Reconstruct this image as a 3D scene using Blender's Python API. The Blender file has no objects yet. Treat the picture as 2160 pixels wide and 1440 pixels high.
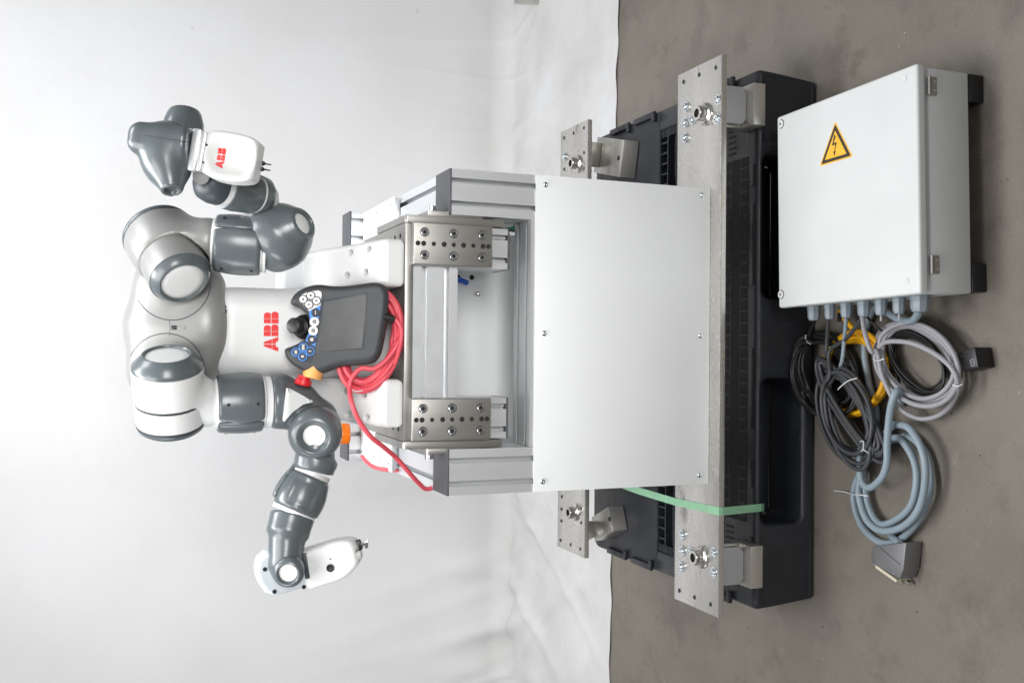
import bpy, bmesh, math, random
import numpy as np
from mathutils import Vector, Matrix

random.seed(7); np.random.seed(7)
SC = bpy.context.scene
COL = SC.collection

# ------------------------------------------------------------------ camera
F_PX = 2100.0                      # 35 mm lens on a 36 mm long side, 2160 px
CAM = np.array([-0.0346, -1.8445, 1.4789])
PIT, YAW, ROL = [math.radians(a) for a in (21.7305, 0.6703, 0.7360)]
DIR = np.array([math.sin(YAW)*math.cos(PIT), math.cos(YAW)*math.cos(PIT), -math.sin(PIT)])
_r = np.array([math.cos(YAW), -math.sin(YAW), 0.0]); _u = np.cross(_r, DIR)
RGT = math.cos(ROL)*_r + math.sin(ROL)*_u           # right of the upright picture
UPV = -math.sin(ROL)*_r + math.cos(ROL)*_u          # up of the upright picture
# the photograph was stored lying on its side: picture right = world down, picture up = world right
cx, cy, cz = -UPV, RGT, -DIR
cd = bpy.data.cameras.new('camera'); co = bpy.data.objects.new('camera', cd); COL.objects.link(co)
co.matrix_world = Matrix(((cx[0], cy[0], cz[0], CAM[0]), (cx[1], cy[1], cz[1], CAM[1]),
                          (cx[2], cy[2], cz[2], CAM[2]), (0, 0, 0, 1)))
cd.sensor_width = 36.0; cd.lens = 36.0*F_PX/2160.0; cd.clip_end = 100; cd.clip_start = 0.05
SC.camera = co
SC.render.resolution_x = 1024; SC.render.resolution_y = 682

# ------------------------------------------------------------------ light
SC.view_settings.view_transform = 'Standard'; SC.view_settings.look = 'None'
SC.view_settings.exposure = 0.12; SC.view_settings.gamma = 1.0
w = bpy.data.worlds.new('World'); SC.world = w; w.use_nodes = True
bg = w.node_tree.nodes['Background']; bg.inputs[0].default_value = (0.93, 0.96, 1.0, 1); bg.inputs[1].default_value = 0.21
def area(name, loc, target, sx, sy, power, col=(1, 1, 1)):
    l = bpy.data.lights.new(name, 'AREA'); l.shape = 'RECTANGLE'; l.size = sx; l.size_y = sy; l.energy = power; l.color = col
    o = bpy.data.objects.new(name, l); COL.objects.link(o); o.location = loc
    o.rotation_euler = (Vector(target)-Vector(loc)).to_track_quat('-Z', 'Y').to_euler()
    return o
area('key_softbox', (-0.55, -0.65, 2.60), (0.0, 0.1, 0.8), 1.2, 1.0, 24, (1, 0.985, 0.96))
area('ceiling_lamp', (-0.05, 0.28, 3.1), (0.15, 0.05, 0.0), 1.2, 0.7, 41, (0.97, 0.985, 1))
area('backdrop_lamp', (1.05, 0.20, 2.9), (0.45, 1.9, 0.95), 0.9, 0.9, 26, (0.96, 0.975, 1))
fs = area('front_softbox', (0.55, -2.75, 1.62), (0.0, 0.0, 1.04), 1.5, 1.0, 5.0, (1, 0.99, 0.97)); fs.data.spread = math.radians(43)
sb = area('side_softbox', (-2.3, -0.10, 1.75), (0.0, 0.1, 1.2), 0.9, 1.2, 2.6, (0.95, 0.975, 1)); sb.data.spread = math.radians(60)

# ------------------------------------------------------------------ helpers
def rayd(x, y):
    U, V = 1440.0-y, x
    return DIR + RGT*((U-720.0)/F_PX) - UPV*((V-1080.0)/F_PX)
def P(x, y, Y):                       # point of the plane y=Y seen at a place of the photograph
    d = rayd(x, y); return CAM + d*((Y-CAM[1])/d[1])
def PZ(x, y, Z):
    d = rayd(x, y); return CAM + d*((Z-CAM[2])/d[2])
def PP(x, y, c, n):
    d = rayd(x, y); c = np.asarray(c); n = np.asarray(n)
    return CAM + d*(((c-CAM)@n)/(d@n))
def nrm(v): v = np.asarray(v, float); return v/np.linalg.norm(v)
def basis(d):
    d = nrm(d); a = np.array([0, 0, 1.0]) if abs(d[2]) < .9 else np.array([1.0, 0, 0])
    e = nrm(np.cross(a, d)); return e, np.cross(d, e), d

def link(name, me, mat=None, parent=None, matrix=None):
    o = bpy.data.objects.new(name, me); COL.objects.link(o)
    if mat is not None and not me.materials: me.materials.append(mat)
    if matrix is not None: o.matrix_world = matrix
    if parent is not None:
        o.parent = parent
        if parent.type == 'EMPTY': o.matrix_parent_inverse = Matrix.Translation(-parent.location)
        else: o.matrix_parent_inverse = parent.matrix_basis.inverted()
    return o
def mesh(name, v, f, smooth=None):
    me = bpy.data.meshes.new(name); me.from_pydata([tuple(map(float, p)) for p in v], [], [tuple(map(int, q)) for q in f])
    bm = bmesh.new(); bm.from_mesh(me); bmesh.ops.recalc_face_normals(bm, faces=bm.faces); bm.to_mesh(me); bm.free()
    if smooth is not None:
        me.polygons.foreach_set('use_smooth', [True]*len(me.polygons))
        if smooth < 179: me.set_sharp_from_angle(angle=math.radians(smooth))
    me.update(); return me
def solid(name, v, f, mat, parent=None, smooth=None, bevel=0, seg=2):
    me = mesh(name, v, f)
    if bevel:
        bm = bmesh.new(); bm.from_mesh(me)
        ed = [e for e in bm.edges if len(e.link_faces) == 2 and e.calc_face_angle(0) > .5]
        bmesh.ops.bevel(bm, geom=ed, offset=bevel, segments=seg, affect='EDGES', profile=.5, clamp_overlap=True)
        bm.to_mesh(me); bm.free()
        me.polygons.foreach_set('use_smooth', [True]*len(me.polygons)); me.set_sharp_from_angle(angle=math.radians(40))
    elif smooth:
        me.polygons.foreach_set('use_smooth', [True]*len(me.polygons)); me.set_sharp_from_angle(angle=math.radians(smooth))
    return link(name, me, mat, parent)
BF = [(0, 1, 3, 2), (4, 6, 7, 5), (0, 4, 5, 1), (2, 3, 7, 6), (0, 2, 6, 4), (1, 5, 7, 3)]
def box(name, x0, x1, y0, y1, z0, z1, mat, parent=None, bevel=.0012, seg=2):
    v = [(x, y, z) for x in (x0, x1) for y in (y0, y1) for z in (z0, z1)]
    return solid(name, v, BF, mat, parent, bevel=bevel, seg=seg)
def obox(name, c, ax, hs, mat, parent=None, bevel=.001, seg=2):     # oriented box
    c = np.asarray(c); ax = [nrm(a) for a in ax]
    v = [c+ax[0]*hs[0]*i+ax[1]*hs[1]*j+ax[2]*hs[2]*k for i in (-1, 1) for j in (-1, 1) for k in (-1, 1)]
    return solid(name, v, BF, mat, parent, bevel=bevel, seg=seg)
def prism(name, poly, ext, mat, parent=None, bevel=0, smooth=None, seg=2):   # poly: 3-D loop, ext: extrusion vector
    n = len(poly); poly = [np.asarray(p, float) for p in poly]; ext = np.asarray(ext, float)
    v = poly+[p+ext for p in poly]
    f = [tuple(range(n)), tuple(range(2*n-1, n-1, -1))]+[(i, (i+1) % n, n+(i+1) % n, n+i) for i in range(n)]
    return solid(name, v, f, mat, parent, bevel=bevel, smooth=smooth, seg=seg)
def lathe_data(prof, o, d, n=32):
    e1, e2, d = basis(d); o = np.asarray(o); v = []; f = []; rows = []
    for s, r in prof:
        if r < 1e-7: rows.append([len(v)]); v.append(o+d*s)
        else:
            rows.append(list(range(len(v), len(v)+n)))
            for k in range(n):
                a = 2*math.pi*k/n; v.append(o+d*s+(e1*math.cos(a)+e2*math.sin(a))*r)
    for A, B in zip(rows, rows[1:]):
        for k in range(n):
            a, b = A[k % len(A)], A[(k+1) % len(A)]; c, e = B[(k+1) % len(B)], B[k % len(B)]
            q = [a]; [q.append(t) for t in (b, c, e) if t not in q]
            if len(q) > 2: f.append(q)
    return v, f
def lathe(name, prof, o, d, mat, parent=None, n=32, smooth=35):
    v, f = lathe_data(prof, o, d, n); return solid(name, v, f, mat, parent, smooth=smooth)
def smooth_pts(pts, step=.006, closed=False):
    p = np.array(pts, float); n = len(p); out = []
    rng = range(n if closed else n-1)
    for i in rng:
        if closed: a, b, c, d = p[(i-1) % n], p[i], p[(i+1) % n], p[(i+2) % n]
        else: b, c = p[i], p[i+1]; a = p[i-1] if i else 2*b-c; d = p[i+2] if i+2 < n else 2*c-b
        m = max(2, int(np.linalg.norm(c-b)/step))
        for k in range(m):
            t = k/m; out.append(.5*((2*b)+(c-a)*t+(2*a-5*b+4*c-d)*t*t+(3*b-a-3*c+d)*t**3))
    if not closed: out.append(p[-1])
    return np.array(out)
def tube_data(pts, r, seg=10, closed=False):
    p = np.asarray(pts, float); n = len(p)
    t = np.roll(p, -1, 0)-np.roll(p, 1, 0)
    if not closed: t[0] = p[1]-p[0]; t[-1] = p[-1]-p[-2]
    t /= np.maximum(np.linalg.norm(t, axis=1)[:, None], 1e-9)
    e1, _, _ = basis(t[0]); v = []; f = []
    rr = np.full(n, r) if np.isscalar(r) else np.asarray(r)
    for i in range(n):
        e1 = e1-t[i]*(e1@t[i]); e1 /= np.linalg.norm(e1); e2 = np.cross(t[i], e1)
        for k in range(seg):
            a = 2*math.pi*k/seg; v.append(p[i]+(e1*math.cos(a)+e2*math.sin(a))*rr[i])
    m = n if closed else n-1
    for i in range(m):
        j = (i+1) % n
        for k in range(seg): f.append((i*seg+k, i*seg+(k+1) % seg, j*seg+(k+1) % seg, j*seg+k))
    if not closed: f.append(tuple(range(seg-1, -1, -1))); f.append(tuple((n-1)*seg+k for k in range(seg)))
    return v, f
def tube(name, pts, r, mat, parent=None, seg=10, step=.006, closed=False, raw=False):
    q = np.asarray(pts, float) if raw else smooth_pts(pts, step, closed)
    if len(q) > 200:                  # long cables never run quite even
        k = np.arange(len(q))*step; q = q+np.stack([np.sin(k*a+b)*c for a, b, c in ((37, 1, .0012), (29, 2, .0012), (43, .5, .0006))], 1)
    v, f = tube_data(q, r, seg, closed); return solid(name, v, f, mat, parent, smooth=60)
def thing(name, loc, label, cat, group=None):
    o = bpy.data.objects.new(name, None); COL.objects.link(o); o.location = loc; o.empty_display_size = .05
    return tag(o, label, cat, group)
def tag(o, label, cat, group=None):
    o['label'] = label; o['category'] = cat
    if group: o['group'] = group
    return o

# --- signed distance modelling for the moulded shells
def smin(a, b, k):
    h = np.clip(.5+.5*(b-a)/k, 0, 1); return b+(a-b)*h-k*h*(1-h)
def smax(a, b, k): return -smin(-a, -b, k)
def s_cone(p, a, b, ra, rb):          # round cone
    a = np.asarray(a); ab = np.asarray(b)-a; t = np.clip((p-a)@ab/(ab@ab), 0, 1)
    return np.linalg.norm(p-a-t[:, None]*ab, axis=1)-(ra+(rb-ra)*t)
def s_ball(p, c, r): return np.linalg.norm(p-np.asarray(c), axis=1)-r
def s_cyl(p, a, b, ra, rb=None, rd=.006):   # flat-ended rounded cylinder or cone
    rb = ra if rb is None else rb
    a = np.asarray(a); ab = np.asarray(b)-a; L = np.linalg.norm(ab); d = ab/L; s = (p-a)@d
    q = np.linalg.norm(p-a-s[:, None]*d, axis=1); r = ra+(rb-ra)*np.clip(s/L, 0, 1)
    x = q-r+rd; y = np.abs(s-L/2)-L/2+rd
    return np.minimum(np.maximum(x, y), 0)+np.sqrt(np.maximum(x, 0)**2+np.maximum(y, 0)**2)-rd
def s_ell(p, c, r):
    q = (p-np.asarray(c))/np.asarray(r); k0 = np.linalg.norm(q, axis=1); k1 = np.linalg.norm(q/np.asarray(r), axis=1)
    return k0*(k0-1)/np.maximum(k1, 1e-9)
def s_box(p, c, ax, hs, rd):
    q = np.abs(np.stack([(p-np.asarray(c))@nrm(a) for a in ax], 1))-(np.asarray(hs)-rd)
    return np.linalg.norm(np.maximum(q, 0), axis=1)+np.minimum(q.max(1), 0)-rd
def s_poly(p2, poly):                 # 2-D polygon distance
    poly = np.asarray(poly, float); n = len(poly); d = np.full(len(p2), 1e9); s = np.ones(len(p2))
    for i in range(n):
        a, b = poly[i], poly[i-1]; e = b-a; w_ = p2-a
        t = np.clip((w_@e)/(e@e), 0, 1); q = w_-t[:, None]*e; d = np.minimum(d, (q**2).sum(1))
        c1 = p2[:, 1] >= a[1]; c2 = p2[:, 1] < b[1]; c3 = e[0]*w_[:, 1] > e[1]*w_[:, 0]
        fl = (c1 & c2 & c3) | (~c1 & ~c2 & ~c3); s[fl] *= -1
    return s*np.sqrt(d)
def sdf(name, fn, lo, hi, res, mat, parent=None, smooth=50):
    lo = np.asarray(lo, float); hi = np.asarray(hi, float); n = np.ceil((hi-lo)/res).astype(int)+1
    g = np.stack(np.meshgrid(*[lo[i]+res*np.arange(n[i]) for i in range(3)], indexing='ij'), -1)
    val = fn(g.reshape(-1, 3)).reshape(n); val = np.where(val == 0, 1e-9, val)
    c = n-1; acc = np.zeros((*c, 3)); cnt = np.zeros(c)
    cor = [(i, j, k) for i in (0, 1) for j in (0, 1) for k in (0, 1)]
    sl = lambda o, a: a[o[0]:o[0]+c[0], o[1]:o[1]+c[1], o[2]:o[2]+c[2]]
    for A in cor:
        for ax in range(3):
            if A[ax]: continue
            B = list(A); B[ax] = 1
            va, vb = sl(A, val), sl(B, val); m = (va < 0) != (vb < 0)
            t = np.where(m, va/np.where(m, va-vb, 1), 0)
            pos = np.zeros((*c, 3)); pos[..., 0] = A[0]; pos[..., 1] = A[1]; pos[..., 2] = A[2]; pos[..., ax] += t
            acc += pos*m[..., None]; cnt += m
    act = cnt > 0; idx = -np.ones(c, int); ids = np.argwhere(act); idx[act] = np.arange(len(ids))
    v = lo+(ids+acc[act]/cnt[act][:, None])*res
    for _ in range(2):                # pull the points onto the surface
        d = fn(v); gr = np.stack([(fn(v+h)-fn(v-h)) for h in np.eye(3)*res*.3], 1)/(res*.6)
        v = v-gr*(np.clip(d, -res, res)/np.maximum((gr**2).sum(1), .2))[:, None]
    F = []
    for ax in range(3):
        b1, b2 = [(1, 2), (2, 0), (0, 1)][ax]
        s0 = [slice(None)]*3; s1 = [slice(None)]*3; s0[ax] = slice(0, -1); s1[ax] = slice(1, None)
        a, b = val[tuple(s0)] < 0, val[tuple(s1)] < 0; E = np.argwhere(a != b)
        E = E[(E[:, b1] > 0) & (E[:, b2] > 0) & (E[:, b1] < n[b1]-1) & (E[:, b2] < n[b2]-1)]
        fl = a[tuple(E.T)]
        def cell(d1, d2):
            q = E.copy(); q[:, b1] += d1; q[:, b2] += d2; return idx[tuple(q.T)]
        Q = np.stack([cell(-1, -1), cell(0, -1), cell(0, 0), cell(-1, 0)], 1); Q[~fl] = Q[~fl][:, ::-1]; F.append(Q)
    F = np.concatenate(F); me = bpy.data.meshes.new(name)
    me.from_pydata(v.tolist(), [], F.tolist())
    me.polygons.foreach_set('use_smooth', [True]*len(me.polygons)); me.set_sharp_from_angle(angle=math.radians(smooth)); me.update()
    return link(name, me, mat, parent)

# ------------------------------------------------------------------ materials
def M(name, col, rough=.5, metal=0, noise=None, bump=None, rvar=0, coat=0, spec=.5, stretch=None, obj=True, trans=0):
    m = bpy.data.materials.new(name); m.use_nodes = True; nt = m.node_tree; b = nt.nodes['Principled BSDF']
    b.inputs['Base Color'].default_value = (*col, 1); b.inputs['Roughness'].default_value = rough; b.inputs['Metallic'].default_value = metal
    b.inputs['Coat Weight'].default_value = coat; b.inputs['Specular IOR Level'].default_value = spec
    b.inputs['Coat Roughness'].default_value = .15
    if trans: b.inputs['Transmission Weight'].default_value = trans
    tc = nt.nodes.new('ShaderNodeTexCoord'); src = tc.outputs['Object']
    if stretch:
        mp = nt.nodes.new('ShaderNodeMapping'); mp.inputs['Scale'].default_value = stretch; nt.links.new(src, mp.inputs[0]); src = mp.outputs[0]
    def nz(scale, det=4):
        t = nt.nodes.new('ShaderNodeTexNoise'); t.inputs['Scale'].default_value = scale; t.inputs['Detail'].default_value = det
        nt.links.new(src, t.inputs['Vector']); return t
    if noise:                        # (scale, amount)
        t = nz(noise[0]); mx = nt.nodes.new('ShaderNodeMix'); mx.data_type = 'RGBA'
        r_ = nt.nodes.new('ShaderNodeValToRGB'); r_.color_ramp.elements[0].position = .3; r_.color_ramp.elements[1].position = .7
        nt.links.new(t.outputs[0], r_.inputs[0])
        k = noise[1]; mx.inputs[6].default_value = (*[c*(1-k) for c in col], 1); mx.inputs[7].default_value = (*[min(1, c*(1+k)) for c in col], 1)
        nt.links.new(r_.outputs[0], mx.inputs[0]); nt.links.new(mx.outputs[2], b.inputs['Base Color'])
    if rvar:
        t = nz(35, 5); mr = nt.nodes.new('ShaderNodeMapRange'); mr.inputs[3].default_value = max(.05, rough-rvar); mr.inputs[4].default_value = rough+rvar
        nt.links.new(t.outputs[0], mr.inputs[0]); nt.links.new(mr.outputs[0], b.inputs['Roughness'])
    if bump:                         # (scale, strength, distance)
        t = nz(bump[0], 6); bp = nt.nodes.new('ShaderNodeBump'); bp.inputs['Strength'].default_value = bump[1]; bp.inputs['Distance'].default_value = bump[2]
        nt.links.new(t.outputs[0], bp.inputs['Height']); nt.links.new(bp.outputs[0], b.inputs['Normal'])
    return m
WHITE = M('white_powder_coat', (.82, .84, .845), .42, noise=(5, .022), bump=(900, .08, .0005), rvar=.06)
SHEETW = M('white_sheet_metal', (.78, .79, .79), .38, rvar=.05)
RWHITE = M('robot_white', (.76, .77, .77), .36, noise=(9, .025), bump=(1200, .05, .0005), rvar=.05)
SILVER = M('robot_silver_grey', (.285, .287, .280), .36, metal=.15, bump=(1200, .06, .0004), rvar=.05)
LIGHTG = M('robot_light_grey', (.66, .67, .67), .40, rvar=.05)
DARKG = M('robot_dark_grey', (.104, .122, .131), .29, coat=.25, bump=(700, .05, .0005), rvar=.06)
DARKER = M('robot_edge_dark', (.045, .055, .065), .42, rvar=.05)
BLACK = M('black_plastic', (.014, .014, .016), .42, rvar=.08)
ALU = M('anodised_aluminium', (.73, .745, .765), .33, metal=.55, noise=(3, .02), rvar=.06, stretch=(1, 1, .05))
ALUX = M('anodised_aluminium_rail', (.73, .745, .765), .33, metal=.55, noise=(3, .02), rvar=.06)
CAPG = M('grey_end_cap', (.080, .082, .092), .55, bump=(600, .1, .0006))
STEEL = M('ground_steel', (.42, .408, .388), .42, metal=.92, noise=(14, .12), bump=(160, .15, .0004), rvar=.10, stretch=(1, 1, .12))
STEELX = M('ground_steel_bar', (.62, .60, .56), .34, metal=.75, noise=(14, .10), bump=(160, .15, .0004), rvar=.1, stretch=(.12, 1, 1))
SHINY = M('turned_stainless', (.66, .64, .60), .20, metal=1, rvar=.06)
ZINC = M('zinc_bolt', (.72, .76, .79), .25, metal=1, noise=(120, .12), rvar=.08)
HOLE = M('dark_hole', (.012, .012, .012), .7)
PALLET = M('black_recycled_plastic', (.021, .0235, .030), .42, noise=(9, .25), bump=(260, .12, .001), rvar=.10)
PENDG = M('pendant_grey', (.042, .045, .050), .52, bump=(900, .12, .0005), rvar=.06)
SCREEN = M('dusty_screen', (.045, .047, .050), .32, noise=(30, .25), rvar=.1)
RED = M('red_cable', (.74, .085, .115), .42, rvar=.08)
LOGO = M('logo_red', (.78, .02, .02), .45)
YEL = M('yellow_cable', (.80, .40, .008), .45, noise=(40, .1))
BLU = M('keypad_blue', (.045, .24, .72), .45)
NAVY = M('keypad_navy', (.012, .018, .035), .45)
KEYW = M('keypad_white', (.72, .72, .71), .45)
CABK = M('black_cable', (.018, .018, .019), .38, rvar=.08)
CADG = M('dark_grey_cable', (.055, .057, .062), .42, rvar=.08)
CALG = M('light_grey_cable', (.34, .335, .36), .42, rvar=.08)
CABG = M('blue_grey_cable', (.27, .335, .385), .42, noise=(25, .07), rvar=.08)
GLAND = M('grey_gland', (.24, .285, .325), .42, rvar=.05)
TIE = M('white_cable_tie', (.72, .73, .74), .4)
CREAM = M('cream_gasket', (.66, .60, .47), .5)
HOOD = M('cast_connector_hood', (.22, .22, .225), .45, metal=.4, bump=(500, .15, .0006))
STRAP = M('green_strap', (.30, .58, .37), .4, noise=(60, .05), spec=.4)
BOXW = M('enclosure_paint', (.67, .685, .68), .46, noise=(7, .03), bump=(420, .25, .0008), rvar=.05)
SIGNY = M('sign_yellow', (.88, .48, .035), .45)
SIGNK = M('sign_black', (.035, .028, .022), .45)
ORANGE = M('orange_lens', (.95, .23, .01), .15, trans=.35)
EST = M('stop_yellow', (.84, .42, .12), .45)
ESTR = M('stop_red', (.62, .012, .02), .4)
BLUT = M('blue_hose', (.02, .12, .62), .35)
TEAL = M('teal_wire', (.05, .30, .33), .4)
GRNW = M('green_wire', (.10, .42, .14), .4)
PADG = M('grey_rubber_pad', (.44, .44, .45), .5)

# beams: mill-finish steel with grime and rust of its own
def beam_material():
    m = M('mill_steel', (.62, .60, .57), .46, metal=.7); nt = m.node_tree; b = nt.nodes['Principled BSDF']
    tc = nt.nodes.new('ShaderNodeTexCoord'); mp = nt.nodes.new('ShaderNodeMapping'); mp.inputs['Scale'].default_value = (.35, 1, 1)
    nt.links.new(tc.outputs['Object'], mp.inputs[0])
    def noise(sc, det, lo, hi):
        t = nt.nodes.new('ShaderNodeTexNoise'); t.inputs['Scale'].default_value = sc; t.inputs['Detail'].default_value = det; t.inputs['Roughness'].default_value = .65
        nt.links.new(mp.outputs[0], t.inputs[0]); r = nt.nodes.new('ShaderNodeMapRange'); r.inputs[1].default_value = lo; r.inputs[2].default_value = hi
        nt.links.new(t.outputs[0], r.inputs[0]); return r.outputs[0]
    def mix(f, a, c):
        x = nt.nodes.new('ShaderNodeMix'); x.data_type = 'RGBA'; nt.links.new(f, x.inputs[0])
        if isinstance(a, tuple): x.inputs[6].default_value = (*a, 1)
        else: nt.links.new(a, x.inputs[6])
        x.inputs[7].default_value = (*c, 1); return x.outputs[2]
    c = mix(noise(7, 8, .35, .7), (.66, .645, .615), (.50, .48, .455))
    c = mix(noise(16, 10, .60, .72), c, (.20, .18, .16))
    c = mix(noise(3.2, 6, .66, .76), c, (.30, .21, .14))
    nt.links.new(c, b.inputs['Base Color'])
    nt.links.new(noise(60, 5, 0, 2.0), b.inputs['Roughness'])
    bp = nt.nodes.new('ShaderNodeBump'); bp.inputs['Strength'].default_value = .25; bp.inputs['Distance'].default_value = .0006
    nt.links.new(noise(120, 6, 0, 1), bp.inputs['Height']); nt.links.new(bp.outputs[0], b.inputs['Normal'])
    return m
def pallet_material():
    m = M('black_recycled_plastic', (.021, .0235, .030), .42, bump=(260, .12, .001)); nt = m.node_tree; b = nt.nodes['Principled BSDF']
    tc = nt.nodes.new('ShaderNodeTexCoord')
    def noise(sc, det, lo, hi, st=None):
        t = nt.nodes.new('ShaderNodeTexNoise'); t.inputs['Scale'].default_value = sc; t.inputs['Detail'].default_value = det; t.inputs['Roughness'].default_value = .7
        src = tc.outputs['Object']
        if st:
            mp = nt.nodes.new('ShaderNodeMapping'); mp.inputs['Scale'].default_value = st; nt.links.new(src, mp.inputs[0]); src = mp.outputs[0]
        nt.links.new(src, t.inputs[0]); r = nt.nodes.new('ShaderNodeMapRange'); r.inputs[1].default_value = lo; r.inputs[2].default_value = hi
        nt.links.new(t.outputs[0], r.inputs[0]); return r.outputs[0]
    def mix(f, a, c):
        x = nt.nodes.new('ShaderNodeMix'); x.data_type = 'RGBA'; nt.links.new(f, x.inputs[0])
        if isinstance(a, tuple): x.inputs[6].default_value = (*a, 1)
        else: nt.links.new(a, x.inputs[6])
        x.inputs[7].default_value = (*c, 1); return x.outputs[2]
    c = mix(noise(6, 8, .35, .75), (.019, .021, .027), (.030, .033, .040))
    c = mix(noise(12, 9, .60, .78), c, (.060, .060, .062))
    c = mix(noise(40, 4, .70, .76, (.08, 1, 1)), c, (.10, .10, .105))
    c = mix(noise(45, 4, .71, .76, (1, 1, .08)), c, (.10, .10, .105))
    nt.links.new(c, b.inputs['Base Color']); nt.links.new(noise(14, 6, -.3, 1.5), b.inputs['Roughness'])
    return m
PALLET = pallet_material()
MILL = beam_material()

def floor_material():
    m = M('worn_concrete', (.2, .19, .17), .55); nt = m.node_tree; b = nt.nodes['Principled BSDF']
    tc = nt.nodes.new('ShaderNodeTexCoord')
    def noise(sc, det, lo, hi, ro=.6):
        t = nt.nodes.new('ShaderNodeTexNoise'); t.inputs['Scale'].default_value = sc; t.inputs['Detail'].default_value = det; t.inputs['Roughness'].default_value = ro
        nt.links.new(tc.outputs['Object'], t.inputs[0]); r = nt.nodes.new('ShaderNodeMapRange'); r.inputs[1].default_value = lo; r.inputs[2].default_value = hi
        nt.links.new(t.outputs[0], r.inputs[0]); return r.outputs[0]
    def mix(f, a, c):
        x = nt.nodes.new('ShaderNodeMix'); x.data_type = 'RGBA'; nt.links.new(f, x.inputs[0])
        if isinstance(a, tuple): x.inputs[6].default_value = (*a, 1)
        else: nt.links.new(a, x.inputs[6])
        x.inputs[7].default_value = (*c, 1); return x.outputs[2]
    c = mix(noise(1.6, 8, .3, .7), (.235, .210, .176), (.138, .121, .099))
    c = mix(noise(5.5, 9, .52, .75, .7), c, (.110, .094, .076))
    c = mix(noise(14, 10, .60, .80, .75), c, (.262, .246, .220))
    def voro(sc, rad, keep):
        v = nt.nodes.new('ShaderNodeTexVoronoi'); v.inputs['Scale'].default_value = sc; nt.links.new(tc.outputs['Object'], v.inputs['Vector'])
        l = nt.nodes.new('ShaderNodeMath'); l.operation = 'LESS_THAN'; nt.links.new(v.outputs['Distance'], l.inputs[0]); l.inputs[1].default_value = rad
        s = nt.nodes.new('ShaderNodeSeparateColor'); nt.links.new(v.outputs['Color'], s.inputs[0])
        g = nt.nodes.new('ShaderNodeMath'); g.operation = 'GREATER_THAN'; nt.links.new(s.outputs[0], g.inputs[0]); g.inputs[1].default_value = keep
        q = nt.nodes.new('ShaderNodeMath'); q.operation = 'MULTIPLY'; nt.links.new(l.outputs[0], q.inputs[0]); nt.links.new(g.outputs[0], q.inputs[1]); return q.outputs[0]
    c = mix(noise(220, 3, .58, .80, .5), c, (.120, .108, .094)); c = mix(noise(330, 3, .62, .80, .5), c, (.34, .32, .29)); c = mix(noise(2.3, 10, .60, .70, .8), c, (.122, .103, .083))
    c = mix(voro(42, .055, .86), c, (.46, .44, .40)); c = mix(voro(28, .07, .86), c, (.07, .062, .055))
    nt.links.new(c, b.inputs['Base Color'])
    nt.links.new(noise(9, 6, -.8, 1.4), b.inputs['Roughness'])
    bp = nt.nodes.new('ShaderNodeBump'); bp.inputs['Strength'].default_value = .25; bp.inputs['Distance'].default_value = .001
    nt.links.new(noise(160, 8, 0, 1), bp.inputs['Height']); nt.links.new(bp.outputs[0], b.inputs['Normal'])
    return m
FLOOR = floor_material()
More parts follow.
